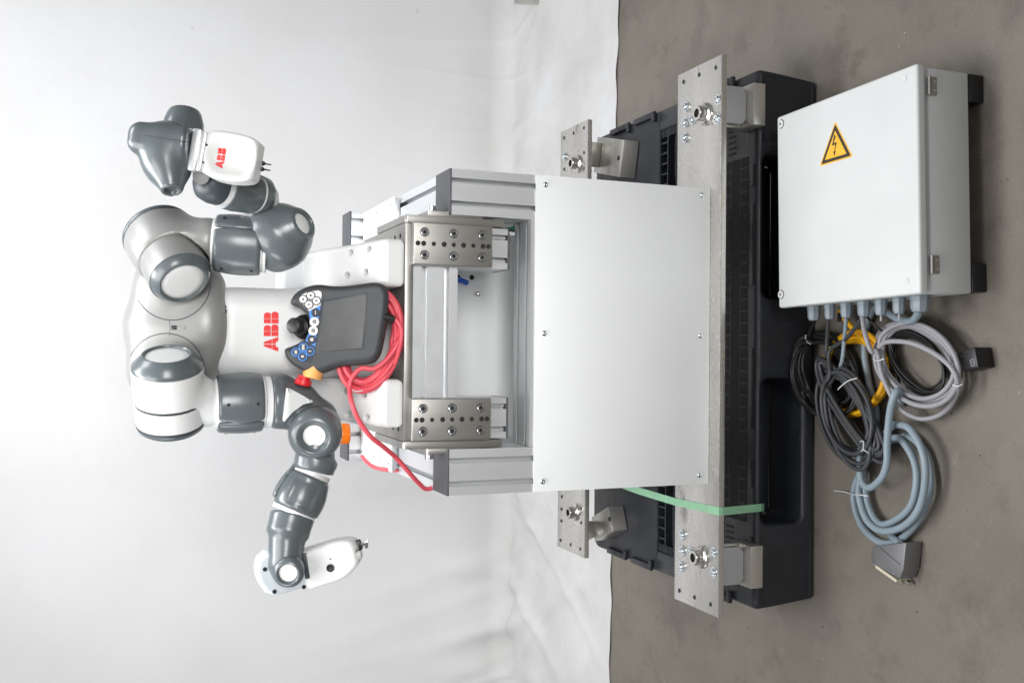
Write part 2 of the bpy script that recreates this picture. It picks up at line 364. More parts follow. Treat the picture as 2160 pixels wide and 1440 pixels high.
def cloth_material():
    m = M('white_backdrop_cloth', (.80, .80, .81), .85, spec=.15); nt = m.node_tree; b = nt.nodes['Principled BSDF']
    tc = nt.nodes.new('ShaderNodeTexCoord')
    def noise(sc, det, lo, hi):
        t = nt.nodes.new('ShaderNodeTexNoise'); t.inputs['Scale'].default_value = sc; t.inputs['Detail'].default_value = det
        nt.links.new(tc.outputs['Object'], t.inputs[0]); r = nt.nodes.new('ShaderNodeMapRange'); r.inputs[1].default_value = lo; r.inputs[2].default_value = hi
        nt.links.new(t.outputs[0], r.inputs[0]); return r.outputs[0]
    x = nt.nodes.new('ShaderNodeMix'); x.data_type = 'RGBA'; x.inputs[6].default_value = (.765, .765, .772, 1); x.inputs[7].default_value = (.715, .71, .705, 1)
    nt.links.new(noise(2.5, 8, .4, .75), x.inputs[0])
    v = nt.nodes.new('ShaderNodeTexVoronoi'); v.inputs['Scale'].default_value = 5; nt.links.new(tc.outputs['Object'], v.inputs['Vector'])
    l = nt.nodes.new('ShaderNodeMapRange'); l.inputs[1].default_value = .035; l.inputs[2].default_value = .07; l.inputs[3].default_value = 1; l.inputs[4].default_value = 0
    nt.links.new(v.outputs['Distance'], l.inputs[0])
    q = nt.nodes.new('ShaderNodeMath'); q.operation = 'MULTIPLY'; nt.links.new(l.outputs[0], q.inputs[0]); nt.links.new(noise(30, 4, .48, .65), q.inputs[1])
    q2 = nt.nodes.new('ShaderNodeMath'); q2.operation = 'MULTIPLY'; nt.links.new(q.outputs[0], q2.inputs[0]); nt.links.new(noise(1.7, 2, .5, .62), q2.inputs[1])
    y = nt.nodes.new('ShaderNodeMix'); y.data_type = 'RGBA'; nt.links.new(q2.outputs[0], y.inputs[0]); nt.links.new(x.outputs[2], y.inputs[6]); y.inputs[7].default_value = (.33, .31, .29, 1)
    sx = nt.nodes.new('ShaderNodeSeparateXYZ'); nt.links.new(tc.outputs['Object'], sx.inputs[0])
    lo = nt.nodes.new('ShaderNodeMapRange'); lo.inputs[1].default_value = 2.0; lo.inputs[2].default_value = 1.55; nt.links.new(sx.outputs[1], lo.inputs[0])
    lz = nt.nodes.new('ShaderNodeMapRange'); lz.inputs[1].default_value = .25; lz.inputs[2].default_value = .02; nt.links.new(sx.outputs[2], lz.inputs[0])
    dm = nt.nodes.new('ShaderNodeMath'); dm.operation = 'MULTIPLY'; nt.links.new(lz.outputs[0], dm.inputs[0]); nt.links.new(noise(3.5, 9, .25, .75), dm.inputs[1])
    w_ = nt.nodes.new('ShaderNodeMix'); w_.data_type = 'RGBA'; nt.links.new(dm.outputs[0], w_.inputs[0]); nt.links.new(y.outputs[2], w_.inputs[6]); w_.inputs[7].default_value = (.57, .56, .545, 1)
    nt.links.new(w_.outputs[2], b.inputs['Base Color'])
    bp = nt.nodes.new('ShaderNodeBump'); bp.inputs['Strength'].default_value = .35; bp.inputs['Distance'].default_value = .004
    nt.links.new(noise(22, 6, 0, 1), bp.inputs['Height']); nt.links.new(bp.outputs[0], b.inputs['Normal'])
    return m
CLOTH = cloth_material()  # noqa

# ------------------------------------------------------------------ setting
fl = solid('floor', [(-8, -6, 0), (8, -6, 0), (8, 9, 0), (-8, 9, 0)], [(0, 1, 2, 3)], FLOOR); fl['kind'] = 'structure'

def backdrop():
    W, nx = 2.3, 620
    xs = np.linspace(-W, W, nx)
    # profile: floor apron (s<0) -> bend -> wall
    edge = lambda x: .985-.012*x+.006*np.sin(3*x+1)+.003*np.sin(17*x)+.003*np.sin(43*x+2)
    s_ = np.concatenate([np.linspace(0, 1, 120), 1+np.linspace(0, 1, 110)[1:]**1.6])
    ybk = 1.91; R = .085
    v = []; rows = len(s_)
    rng = np.random.RandomState(3)
    folds = [(rng.uniform(-2.2, 2.2), rng.uniform(.010, .045)*(1 if rng.rand() < .75 else 1.8), rng.uniform(-1.0, .9), rng.uniform(.25, 1)) for _ in range(95)]
    for s in s_:
        if s <= 1:
            y = edge(xs)+(ybk-R-edge(xs))*s; z = np.full(nx, .0035); ny, nzv = np.zeros(nx), np.ones(nx)
        else:
            t = (s-1)*(2.6); L = R*math.pi/2
            if t < L:
                a = t/R; y = np.full(nx, ybk-R+R*math.sin(a)); z = np.full(nx,    .0035+R-R*math.cos(a)); ny = np.full(nx, -math.sin(a)); nzv = np.full(nx, math.cos(a))
            else:
                y = np.full(nx, ybk); z = np.full(nx,    .0035+R+t-L); ny = -np.ones(nx); nzv = np.zeros(nx)
        # folds: strong at the bend and apron, fading up the wall; left side more rumpled
        h = np.zeros(nx); q = s
        for fx, fw, sl, am in folds:
            c = fx+sl*(q-1.0)*.9
            left = .35+.65/(1+math.exp(4*(fx-.1)))
            h += am*left*np.exp(-((xs-c)/fw)**2)*(1-.4*((xs-c)/fw))
        env = (.35+.65*math.exp(-((q-.95)/.38)**2))*(1 if q < 1 else math.exp(-(q-1)*6.5))
        h = h*env*.0135+.0025*np.sin(9*xs+3*q)*(1 if q < 1.3 else .6)
        h = np.maximum(h, -.0) if s <= 1 else h
        fr = min(1, s*6)
        y2 = y+ny*h; z2 = z+nzv*np.maximum(h, 0)*fr+(.0012*(1-fr))*(1+np.sin(31*xs))
        if s > 1: z2 = z+nzv*h
        y2 = y2+(.018*np.sin(1.9*xs+.6)+.010*np.sin(5.3*xs))*min(1, max(0, s-.75)*4)
        # soft ridge where the cloth lies over the floor joint
        v += list(zip(xs, y2, z2))
    f = [(r*nx+i, r*nx+i+1, (r+1)*nx+i+1, (r+1)*nx+i) for r in range(rows-1) for i in range(nx-1)]
    me = bpy.data.meshes.new('backdrop'); me.from_pydata([tuple(map(float, p)) for p in v], [], f)
    me.polygons.foreach_set('use_smooth', [True]*len(me.polygons))
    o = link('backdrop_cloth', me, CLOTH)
    tag(o, 'white photo backdrop cloth hanging behind the robot and spread onto the floor', 'backdrop')
    md = o.modifiers.new('thick', 'SOLIDIFY'); md.thickness = .0015; md.offset = -1
backdrop()

# ------------------------------------------------------------------ pallet
def join_boxes(name, bxs, mat, parent):
    v = []; f = []
    for x0, x1, y0, y1, z0, z1 in bxs:
        b = len(v); v += [(x, y, z) for x in (x0, x1) for y in (y0, y1) for z in (z0, z1)]; f += [tuple(b+i for i in q) for q in BF]
    return solid(name, v, f, mat, parent)
def pallet():
    t = thing('plastic_pallet', (0, .4, 0), 'black moulded plastic pallet on the floor under the machine stand', 'pallet')
    X, Y, Z = np.eye(3)
    def row(p, y0, y1):
        d = s_box(p, (0, (y0+y1)/2, .0805), (X, Y, Z), (.6, (y1-y0)/2, .0795), .012)
        # sloping ends towards the floor
        d = smax(d, (np.abs(p[:, 0])-.6)*.99+(.16-p[:, 2])*.10-.0, .004)
        for a, b in ((-.412, -.088), (.09, .412)):
            o = s_box(p, ((a+b)/2, (y0+y1)/2, .0905), (X, Y, Z), ((b-a)/2, .5, .0545), .022)
            d = smax(d, -o, .012)
        # shallow recessed panels on the front of the corner blocks
        for a, b in ((-.585, -.435), (.435, .585)):
            d = smax(d, -s_box(p, ((a+b)/2, y0, .078), (X, Y, Z), ((b-a)/2, .0025, .066), .002), .002)
        return d
    sdf('front_skid', lambda p: row(p, 0, .13), (-.62, -.01, -.005), (.62, .14, .17), .004, PALLET, t, 60)
    for nm, a, b in (('middle_skid', .335, .465), ('rear_skid', .67, .8)):
        for x0, x1 in ((-.6, -.41), (-.09, .09), (.41, .6)): box('block', x0+.004, x1-.004, a, b, .03, .139, PALLET, t, .012)
        box(nm, -.59, .59, a, b, .001, .031, PALLET, t, .01)
    box('dark_backing', -.409, .409, .1315, .1345, .031, .139, PALLET, t, .001)  # added backing behind the front openings, hides the lit floor so they read dark
    # smooth rear deck with rounded outer corners, side strips
    pts = []
    for cx_, cy_, a0 in ((.565, .765, 0), (-.565, .765, 90)):
        for k in range(7): a = math.radians(a0+15*k); pts.append((cx_+.035*math.cos(a), cy_+.035*math.sin(a), .139))
    pts = [(.6, .432, .139)]+pts+[(-.6, .432, .139)]
    prism('deck', pts, (0, 0, .021), PALLET, t, bevel=.003)
    for s in (-1, 1):
        a, b = sorted((s*.548, s*.6)); box('deck_edge', a, b, .1305, .4315, .12, .160, PALLET, t, .003)
        box('side_wall', *sorted((s*.578, s*.594)), .131, .67, .03, .1385, PALLET, t, .003)
        for y0, y1 in ((.46, .56), (.60, .70), (.10, .16)):      # stacking lips along the side
            box('side_lip', *sorted((s*.588, s*.6035)), y0, y1, .1605, .169, PALLET, t, .002)
            box('side_lip', *sorted((s*.576, s*.6035)), y0-.014, y0-.001, .1605, .171, PALLET, t, .003)
        # comb at the end of the grid
    bx = []; ys = [.131, .153, .197, .219, .263, .285, .329, .351, .393, .4315]
    for i, y in enumerate(ys): bx.append((-.548, .548, y-.002, y+.002, .05, .158))
    for a, b in zip(ys[0::2], ys[1::2]):
        for k in range(41): x = -.54+.027*k; bx.append((x-.002, x+.002, a+.002, b-.002, .05, .156))
    for s in (-1, 1):
        for k in range(42):
            y = .136+.007*k; bx.append((*sorted((s*.547, s*.527)), y-.0016, y+.0016, .05, .1575))
    join_boxes('deck_grid', bx, PALLET, t)['kind'] = 'stuff'
    # slots in the front rim and the grid visible between rim and bar
    for a, b in ((-.52, -.44), (-.33, -.27), (-.20, -.02), (.12, .30), (.34, .39)):
        box('rim_slot', a, b, .012, .024, .1575, .1625, BLACK, t, .001)
    for x0, x1 in ((-.54, -.42), (.42, .54)):
        for k in range(9): box('comb_slot', x0+.004+.013*k, x0+.009+.013*k, .085, .115, .157, .1608, HOLE, t, 0)
    for x0, x1 in ((-.41, .41),):
        box('channel_shade', x0, x1, .036, .1275, .1565, .1607, HOLE, t, 0)  # near-black slab: shade of the open grid put into the colour
        for k in range(30): box('channel_rib', x0+.012+.027*k, x0+.0145+.027*k, .0365, .0620, .157, .1611, BLACK, t, 0); box('channel_rib', x0+.012+.027*k, x0+.0145+.027*k, .1020, .1270, .157, .1611, BLACK, t, 0)  # ribs coloured blacker than the deck too, for shade under the steel bar
        for yy in (.0625, .1000): box('channel_bar', x0, x1, yy, yy+.002, .157, .1612, BLACK, t, 0)
    return t
pallet()

# ------------------------------------------------------------------ machine stand
STAND = thing('machine_stand', (0, .38, .16), 'aluminium profile machine stand with white panels on two steel bars', 'machine stand')
ZB = .284
def profile(name, c, axis, length, a, b, mat, parent=STAND, wide=.09, deep=.09):
    # extruded slotted profile: c = start centre, axis = length direction, a/b = cross directions
    def side(wd):
        h = wd/2; g = [-.0225, .0225] if wd > .06 else [0.0]; o = [-h]
        for q in g: o.append(q)
        return h, g
    loop = []
    def edge(p0, dirv, inw, wd):
        h, g = side(wd); out = [p0]
        for q in g:
            s = q+h
            for ds, dp in ((-.0052, 0), (-.0052, .0030), (-.0090, .0032), (-.0090, .0190), (.0090, .0190), (.0090, .0032), (.0052, .0030), (.0052, 0)):
                out.append((p0[0]+dirv[0]*(s+ds)+inw[0]*dp, p0[1]+dirv[1]*(s+ds)+inw[1]*dp))
        return out
    hw, hd = wide/2, deep/2
    loop += edge((-hw, -hd), (1, 0), (0, 1), wide); loop += edge((hw, -hd), (0, 1), (-1, 0), deep)
    loop += edge((hw, hd), (-1, 0), (0, -1), wide); loop += edge((-hw, hd), (0, -1), (1, 0), deep)
    c = np.asarray(c, float); a = nrm(a); b = nrm(b); ax = nrm(axis)
    return prism(name, [c+a*p+b*q for p, q in loop], ax*length, mat, parent)
def add_mesh(name, v, f, sm=40): return mesh(name, v, f, sm)
_v, _f = lathe_data([(0, .0), (0, .0075), (.0035, .0075), (.005, .0055), (.0052, .003), (.003, .003), (.003, 0)], (0, 0, 0), (0, 0, 1), 14)
BUTTON_ME = add_mesh('button_screw', _v, _f)
_v, _f = lathe_data([(0, .012), (.002, .012), (.0022, .0082), (.0055, .0082), (.0065, .0072), (.0065, .004), (.0045, .004), (.0045, 0)], (0, 0, 0), (0, 0, 1), 18)
WASHERBOLT_ME = add_mesh('washer_bolt', _v, _f)
_v, _f = lathe_data([(-.004, .0076), (.0005, .0076), (.0012, .0068), (.0012, .0038), (-.003, .0038), (-.003, 0)], (0, 0, 0), (0, 0, 1), 18)
SOCKET_ME = add_mesh('socket_screw', _v, _f)
_v, _f = lathe_data([(0, 0), (0, .0090), (.0004, .0090), (.0004, 0)], (0, 0, 0), (0, 0, 1), 18)
RECESS_ME = add_mesh('recess', _v, _f)
_v, _f = lathe_data([(0, 0), (0, .0048), (.0006, .0048), (.0006, 0)], (0, 0, 0), (0, 0, 1), 14)
HOLE_ME = add_mesh('hole', _v, _f)
def place(name, me, mat, loc, d, parent, s=1.0):
    e1, e2, d = basis(d); m = Matrix(((e1[0]*s, e2[0]*s, d[0]*s, loc[0]), (e1[1]*s, e2[1]*s, d[1]*s, loc[1]), (e1[2]*s, e2[2]*s, d[2]*s, loc[2]), (0, 0, 0, 1)))
    return link(name, me, mat, parent, m)
Xv, Yv, Zv = np.eye(3)

def stand():
    t = STAND
    # two flat bars
    bars = []
    for y0 in (-.041, .607):
        bars.append(box('steel_bar', -.594, .605, y0, y0+.1785, ZB-.014, ZB, MILL, t, .0015))
    front, rear = bars
    # big turned levelling nuts
    for x, y in ((1478, 240), (1470, 1175), (1210, 345), (1205, 1080)):
        p = PZ(x, y, ZB+.015); p[2] = ZB+.0003
        bar = front if p[1] < .4 else rear
        lathe('levelling_nut', [(0, .0), (0, .0245), (.005, .0245), (.008, .0215), (.009, .0165), (.024, .0165), (.0255, .0155), (.0255, .0098), (.010, .0098), (.010, 0)], p, Zv, SHINY, bar, 36)
        lathe('socket', [(.0105, 0), (.0105, .0096), (.012, .0096), (.012, 0)], p, Zv, HOLE, bar, 6)
    for x, y in ((1443, 225), (1442, 258), (1457, 252), (1441, 290), (1510, 210), (1510, 250),
                 (1435, 1128), (1435, 1162), (1453, 1163), (1433, 1195), (1502, 1165), (1502, 1207), (1188, 330)):
        p = PZ(x, y, ZB+.005); p[2] = ZB+.0003
        place('washer_bolt', WASHERBOLT_ME, ZINC, p, Zv, front if p[1] < .4 else rear)
    for x, y in ((1442, 173), (1475, 158), (1510, 143), (1433, 1245), (1465, 1259), (1499, 1274), (1190, 291), (1210, 281), (1232, 270),
                 (1232, 322), (1232, 356), (1190, 357), (1185, 1047), (1184, 1073), (1184, 1098), (1226, 1072), (1226, 1102), (1182, 1139), (1204, 1148), (1224, 1157)):
        p = PZ(x, y, ZB); p[2] = ZB+.0002
        place('tapped_hole', HOLE_ME, HOLE, p, Zv, front if p[1] < .4 else rear)
    # feet between the bars and the pallet
    for xc in (.512, -.497):
        box('foot_block', xc-.046, xc+.046, -.027, .05, .1612, .1915, STEELX, t, .0012)
        pts = [(xc-.041, .0, .2695), (xc-.041, .0, .204), (xc-.030, .0, .192), (xc+.030, .0, .192), (xc+.041, .0, .204), (xc+.041, .0, .2695)]
        prism('foot_pad', pts, (0, .018, 0), PADG, t, bevel=.001)
        box('foot_post', xc-.046, xc+.046, .0185, .05, .192, .2697, STEELX, t, .0012)
    for cxy, ang in (((.505, .60), -14), ((-.50, .625), 24)):
        a = math.radians(ang); ax = (np.array([math.cos(a), math.sin(a), 0]), np.array([-math.sin(a), math.cos(a), 0]), Zv)
        c = np.array([cxy[0], cxy[1], 0]); s = 1 if cxy[0] > 0 else .68
        obox('foot_block', c+ax[1]*.03+[0, 0, .1855], ax, (.050*s, .082*s, .0235), STEELX, t, .0015)
        obox('foot_post', c+ax[1]*.10+[0, 0, .2395], ax, (.034*s, .020, .0300), STEELX, t, .0012)
        place('tapped_hole', HOLE_ME, HOLE, c+ax[1]*-.034*s+[0, 0, .2093], Zv, t, 1.4)
    # corner columns
    zt = .877
    for s, xo in ((1, .323), (-1, -.3145)):
        xc = xo-s*.045
        profile('column', (xc, .0465, ZB+.0005), Zv, zt-.005-ZB, Xv, Yv, ALU)
        box('end_cap', xc-.0455, xc+.0455, .0008, .0922, zt-.0045, zt, CAPG, t, .0012)
        profile('column', (xc, .7185, ZB+.0005), Zv, .920-ZB, Xv, Yv, ALU)
        box('end_cap', xc-.0455, xc+.0455, .673, .764, .9206, .925, CAPG, t, .0012)
        # side rail on top, lying between the columns
        profile('side_rail', (xc, .093, zt-.050), Yv, .579, Xv, Zv, ALUX)
        profile('side_rail', (xc, .093, ZB+.0465), Yv, .579, Xv, Zv, ALUX)
    # lower rail behind the panel and the inner white sheet
    profile('cross_rail', (-.2235, .046, .704-.045), Xv, .4565, Yv, Zv, ALUX)
    box('inner_panel', -.224, .232, .262, .265, .40, .872, WHITE, t, .0006)
    box('inner_side_panel', .2300, .2325, .093, .262, .705, .80, WHITE, t, .0005)
    # front cover
    pn = box('front_panel', -.3145, .3235, -.0022, .0004, .2846, .6955, WHITE, t, .0008)
    for x, y in ((1150, 390), (1147, 703), (1144, 1015), (1480, 412), (1477, 708), (1475, 1002)):
        p = P(x, y, -.0024); place('panel_screw', BUTTON_ME, ZINC, p, -Yv, pn, .72)
    # robot mounting bridge
    bp = box('bridge_plate', -.2065, .2125, -.0005, .345, .949, .9655, STEEL, t, .0015)
    for s, xo in ((1, .2130), (-1, -.2070)):
        a, b = sorted((xo, xo+s*.0145))
        prof = [(-.0008, .7625), (-.0008, .962), (.003, .9665), (.22, .9665), (.22, .7625)]
        prism('side_plate', [(a, y, z) for y, z in prof], (b-a, 0, 0), STEEL, t, bevel=.001)
        a, b = sorted((xo+s*.0148, xo+s*.0265))
        prof = [(.006, .806), (.006, .914), (.012, .918), (.10, .918), (.10, .806)]
        prism('outer_clamp_plate', [(a, y, z) for y, z in prof], (b-a, 0, 0), STEEL, t, bevel=.001)
        lathe('clamp_bolt', [(0, 0), (0, .0088), (.010, .0088), (.011, .0078), (.011, 0)], (xo+s*.0266, .026, .906), s*Xv, ZINC, t, 20)
        xc = xo-s*.0425
        profile('hanging_profile', (xc, .0452, .7545), Zv, .1938, Xv, Yv, ALU, wide=.08, deep=.088)
        box('profile_end_cap', xc-.0405, xc+.0405, .0008, .0895, .7500, .7543, CAPG, t, .001)
    for (x0, y0), (x1, y1) in (((873, 467), (1040, 557)), ((870, 840), (1038, 930))):
        A = P(x0, y0, -.0155); B = P(x1, y1, -.0155)
        xa, xb = sorted((A[0], B[0])); zb, za = .7925, .9535
        if xa > 0: xa, xb = .1315, .2125
        else: xa, xb = -.2055, -.1245
        pl = box('bolted_plate', xa, xb, -.0155, .0003, zb, za, STEEL, t, .0022, 3)
        for i, fz in enumerate((.137, .50, .865)):
            for fx in (.23, .77):
                p = (xa+(xb-xa)*fx, -.0157, za+(zb-za)*fz)
                place('counterbore', RECESS_ME, HOLE, p, -Yv, pl); place('socket_screw', SOCKET_ME, ZINC, (p[0], -.0165, p[2]), -Yv, pl)
        for i, fz in enumerate((.055, .125, .25, .38, .50, .625, .75, .875, .945)):
            place('dowel_hole', HOLE_ME, HOLE, (xa+(xb-xa)*.5, -.0157, za+(zb-za)*fz), -Yv, pl, 1.0 if i in (0, 8) else 1.05 if i % 2 else .9)
    profile('cross_bar', (-.1240, .0452, .9038), Xv, .2550, Yv, Zv, ALUX, wide=.088, deep=.09)
    for sx in (-.185, .19):
        for yy in (.035, .075): place('tapped_hole', HOLE_ME, HOLE, (sx, yy, .9657), Zv, bp)
    # holes, hose and standoff on the inner sheet
    for x, y, k in ((995, 585, 1.2), (963, 588, 2.1)):
        place('sheet_hole', HOLE_ME, HOLE, P(x, y, .2612), -Yv, t, k)
    h0 = P(966, 590, .255); tube('blue_hose', [h0+[0, .006, .004], h0+[-.002, -.012, -.004], h0+[-.008, -.014, -.018]], .0055, BLUT, t)
    lathe('standoff', [(0, 0), (0, .005), (.018, .005), (.018, .0025), (.01, .0025), (.01, 0)], P(1003, 620, .2615), -Yv, SHINY, t, 14)
    for k, m in enumerate((TEAL, GRNW, GRNW, TEAL, CADG)):
        tube('wire', [P(1060, 464+5*k, .15), P(1076+3*k, 476+3*k, .15), P(1090+2*k, 474+4*k, .15), P(1112, 484+3*k, .16)], .0026, m, t, seg=6)
    # white cover sheet behind the robot, on the rails
    pts = [(-.310, .362), (.3185, .362), (.3185, .668), (.226, .668), (.226, .755), (-.2205, .755), (-.2205, .668), (-.310, .668)]
    cv = prism('cover_sheet', [(x, y, .889) for x, y in pts], (0, 0, .0025), SHEETW, t, bevel=.0006)
    for x, y in ((.30, .38), (.30, .52), (.30, .65), (.21, .70), (-.29, .38), (-.29, .52), (-.29, .65), (-.2, .72)):
        place('cover_screw', BUTTON_ME, ZINC, (x, y, .8917), Zv, cv, .55)
    for y0 in (.38, .6):
        for x0, x1 in ((.236, .318), (-.3095, -.2275)): box('sheet_spacer', x0, x1, y0, y0+.04, .8723, .8888, ALUX, t, .001)
    return t
stand()

# signal lamp on the cover sheet behind the left elbow
def lamp():
    p = PZ(735, 914, .9255); t = thing('signal_lamp', (p[0], p[1], .9253), 'orange signal lamp on top of a rear column behind the robot elbow', 'lamp')
    b = np.array([p[0], p[1], .9254])
    lathe('lamp_base', [(0, 0), (0, .0255), (.003, .0255), (.003, 0)], b, Zv, ORANGE, t, 32)
    lathe('lens', [(.0032, 0), (.0032, .0270), (.036, .0262), (.042, .022), (.045, .012), (.046, 0)], b, Zv, ORANGE, t, 32)
lamp()

# green strap over the front bar
def strap():
    pts = [P(1300, 1018, .5), P(1345, 1034, .30), P(1425, 1057, .1390), P(1514.5, 1078, -.0425), P(1525, 1078, -.0428), P(1606, 1070, -.0035), P(1612, 1069, .02)]
    pts = [np.array(q) for q in pts]
    pts[2][2] = ZB+.0012; pts[3][2] = ZB+.0010; pts[0][2] = max(pts[0][2], .20)
    w2 = .0085; v = []; f = []
    for i, q in enumerate(pts):
        tdir = nrm(pts[min(i+1, len(pts)-1)]-pts[max(i-1, 0)]); side = nrm(Xv-tdir*(Xv@tdir)); nn = np.cross(side, tdir)
        for a, b in ((-1, 0), (1, 0), (1, 1), (-1, 1)): v.append(q+side*w2*a+nn*.0007*b)
    for i in range(len(pts)-1):
        for k in range(4): f.append((4*i+k, 4*i+(k+1) % 4, 4*i+4+(k+1) % 4, 4*i+4+k))
    f += [(0, 1, 2, 3), tuple(4*(len(pts)-1)+k for k in range(4))]
    tag(solid('packing_strap', v, f, STRAP), 'pale green packing strap pulled over the steel bar', 'strap')
strap()

# ------------------------------------------------------------------ robot
ROBOT = thing('two_armed_robot', (0, .17, .966), 'white and grey two-armed robot bolted on the machine stand', 'robot')
VU = -DIR                                    # towards the viewer
def photo_dir(dx, dy, tilt):                 # a direction leaning tilt (0..1) in the picture plane
    return nrm((RGT*(-dy)-UPV*dx)/math.hypot(dx, dy)*tilt+VU*math.sqrt(1-tilt*tilt))
def around(pts, m):
    p = np.array(pts); return p.min(0)-m, p.max(0)+m
def shell(name, fn, pts, m, mat, parent=ROBOT, res=.0035, smooth=50):
    lo, hi = around(pts, m); return sdf(name, fn, lo, hi, res, mat, parent, smooth)
def half(p, o, n): return (p-np.asarray(o))@nrm(n)          # positive on the n side

# ABB lettering as cells (u right, v up, 0..1 in height)
def abb_cells(nh=22):
    h = 1.0/nh; cells = []
    def inA(x, y):
        if abs(x-.5) < .022 or abs(y-.42) < .022: return False
        l = .36*y; r = 1-.36*y
        if not (l <= x <= r): return False
        return not (y < .16 and .30+.1*y < x < .70-.1*y)
    def inB(x, y):
        if abs(x-.40) < .022 or abs(y-.50) < .022: return False
        if x < .0 or x > 1: return False
        lo = y < .5; yc = .25 if lo else .75; wx = 1.0 if lo else .93
        if x < wx-.25: return True
        return ((x-(wx-.25))/.25)**2+((y-yc)/.25)**2 <= 1
    for li, (fn, w_, x0) in enumerate(((inA, 1.02, 0), (inB, .82, 1.06), (inB, .82, 1.94))):
        n = int(w_*nh)
        for i in range(n):
            for j in range(nh):
                if fn((i+.5)/n, (j+.5)/nh): cells.append((x0+w_*i/n, h*j, w_/n, h))
    return cells, 2.76
def logo(name, centre, right, up, height, mat, fn, parent, outward):
    cells, W = abb_cells(44); v = []; f = []; c = np.asarray(centre); outward = nrm(outward)
    for u0, v0, du, dv in cells:
        b = len(v)
        for a, e in ((0, 0), (1, 0), (1, 1), (0, 1)): v.append(c+right*((u0+a*du-W/2)*height)+up*((v0+e*dv-.5)*height))
        f.append((b, b+1, b+2, b+3))
    v = np.array(v)+outward*.04
    for _ in range(60): v = v-outward*np.clip(fn(v)*.8, -.02, .02)[:, None]      # lay it on the shell
    v = v+outward*.0006
    return solid(name, v, f, mat, parent)

def disc_ring(o, d, rc, parent, rin=.038, depth=.024, mat=DARKG):
    """conical dark ring with a sunk light disc: o = disc centre, d = outward axis, rc = outer radius"""
    lathe('joint_ring', [(-depth-.004, rc-.004), (-depth, rc), (-depth*.7, rc*.985), (-.006, rin+.0105), (-.001, rin+.0065), (.0005, rin+.004), (0, rin+.002), (-.004, rin), (-.006, rin)], o, d, mat, parent, 56, 40)
    lathe('joint_disc', [(-.0062, rin+.001), (-.0035, rin-.001), (-.0022, rin*.7), (-.0018, 0)], o, d, RWHITE, parent, 48, 60)

# --- torso and base
TZ = .9662
def torso_f(p):
    d = s_box(p, (0, .20, 1.13), (Xv, Yv, Zv), (.086, .112, .185), .045)
    fl_ = np.clip((1.16-p[:, 2])/.2, 0, 1)
    return d-.006*fl_
shell('torso', torso_f, [(-.1, .07, .94), (.1, .33, 1.33)], .01, RWHITE, res=.005)
def foot_f(s):
    def fn(p):
        q = np.stack([p[:, 1], p[:, 2]], 1)
        poly = [(.004, TZ), (.002, TZ+.034), (.016, TZ+.046), (.075, TZ+.085), (.16, TZ+.165), (.215, TZ+.19), (.36, TZ+.19), (.37, TZ)]
        d = s_poly(q, poly)
        xi = .088+.020*np.clip((p[:, 1]-.03)/.1, 0, 1)*0
        xo = .181-.022*np.clip((p[:, 2]-TZ-.035)/.15, 0, 1)
        xx = p[:, 0]*s
        ex = np.maximum(xi-xx, xx-xo)
        d = smax(d, ex, .012)
        d = smax(d, TZ-p[:, 2], .001)
        for hx, hy in ((.162, .040), (.118, .046), (.158, .078), (.113, .084)):
            zz = TZ+.044+(hy-.02)*.745
            d = smax(d, -s_cone(p, (s*hx, hy-.012, zz+.02), (s*hx, hy+.01, zz-.012), .0058, .0058), .004)
        return d
    return fn
for s in (1, -1):
    shell('base_foot', foot_f(s), [(s*.07, -.01, .955), (s*.2, .38, 1.17)], .01, RWHITE, res=.0045)
box('base_back', -.10, .10, .20, .36, TZ, TZ+.10, RWHITE, ROBOT, .01)

# --- chest
RD = P(387, 597, .035); RN = photo_dir(.61, .79, .825)
LD = P(352, 746, .035); LN = photo_dir(.08, -.997, .93)
podR = P(366, 604, .165); podL = P(352, 776, .165)
def chest_f(p):
    d = s_ell(p, P(372, 690, .195), (.098, .105, .098))
    d = smin(d, s_ell(p, P(435, 688, .185), (.112, .112, .060)), .05)
    d = smin(d, s_ball(p, podR, .073), .028)
    d = smin(d, s_ball(p, podL, .073), .028)
    return smax(d, P(483, 690, .1)[2]-p[:, 2], .014)
chest = shell('chest', chest_f, [podR, podL, P(300, 690, .16), P(480, 690, .1), (0, .30, 1.3)], .105, SILVER, res=.0045)
# small camera window and seam of the chest
def on_surface(fn, x, y, Y0=-.15):
    d = nrm(rayd(x, y)); p = P(x, y, Y0)[None]
    for _ in range(80): p = p+d*np.clip(fn(p), -.02, .02)[:, None]*.8
    return p[0]
c0 = on_surface(chest_f, 367, 691)
obox('sensor_window', c0+VU*.001, (UPV, RGT, VU), (.0045, .0038, .0012), BLACK, chest, .0006)
c1 = on_surface(chest_f, 380, 691)
obox('sensor_groove', c1+VU*.0002, (UPV, RGT, VU), (.009, .0028, .0004), SILVER, chest, .0003)
seam = [on_surface(chest_f, 357+1.5*math.sin(math.pi*(k)/10), 676+3.3*k)+VU*.0002 for k in range(11)]
tube('seam', seam, .00035, DARKER, chest, seg=5)
for y0 in (640, 652, 735, 746):
    q = [on_surface(chest_f, 476.5+.3*math.sin(k), y0+2.2*k)+VU*.0004 for k in range(5)]; tube('vent_slot', q, .0016, DARKER, chest, seg=5)
for cx_, cy_, a0, a1 in ((363, 593, 5, 150), (350, 785, 205, 350)):        # dark gap round each shoulder pod
    arc = []
    for k in range(50):
        a = math.radians(a0+(a1-a0)*k/49); q = on_surface(chest_f, cx_+82*math.cos(a), cy_+82*math.sin(a))
        if abs(chest_f(q[None])[0]) < .002: arc.append(q+VU*.0002)
    if len(arc) > 4: tube('shoulder_gap', arc, .0008, DARKER, chest, seg=5, raw=True)
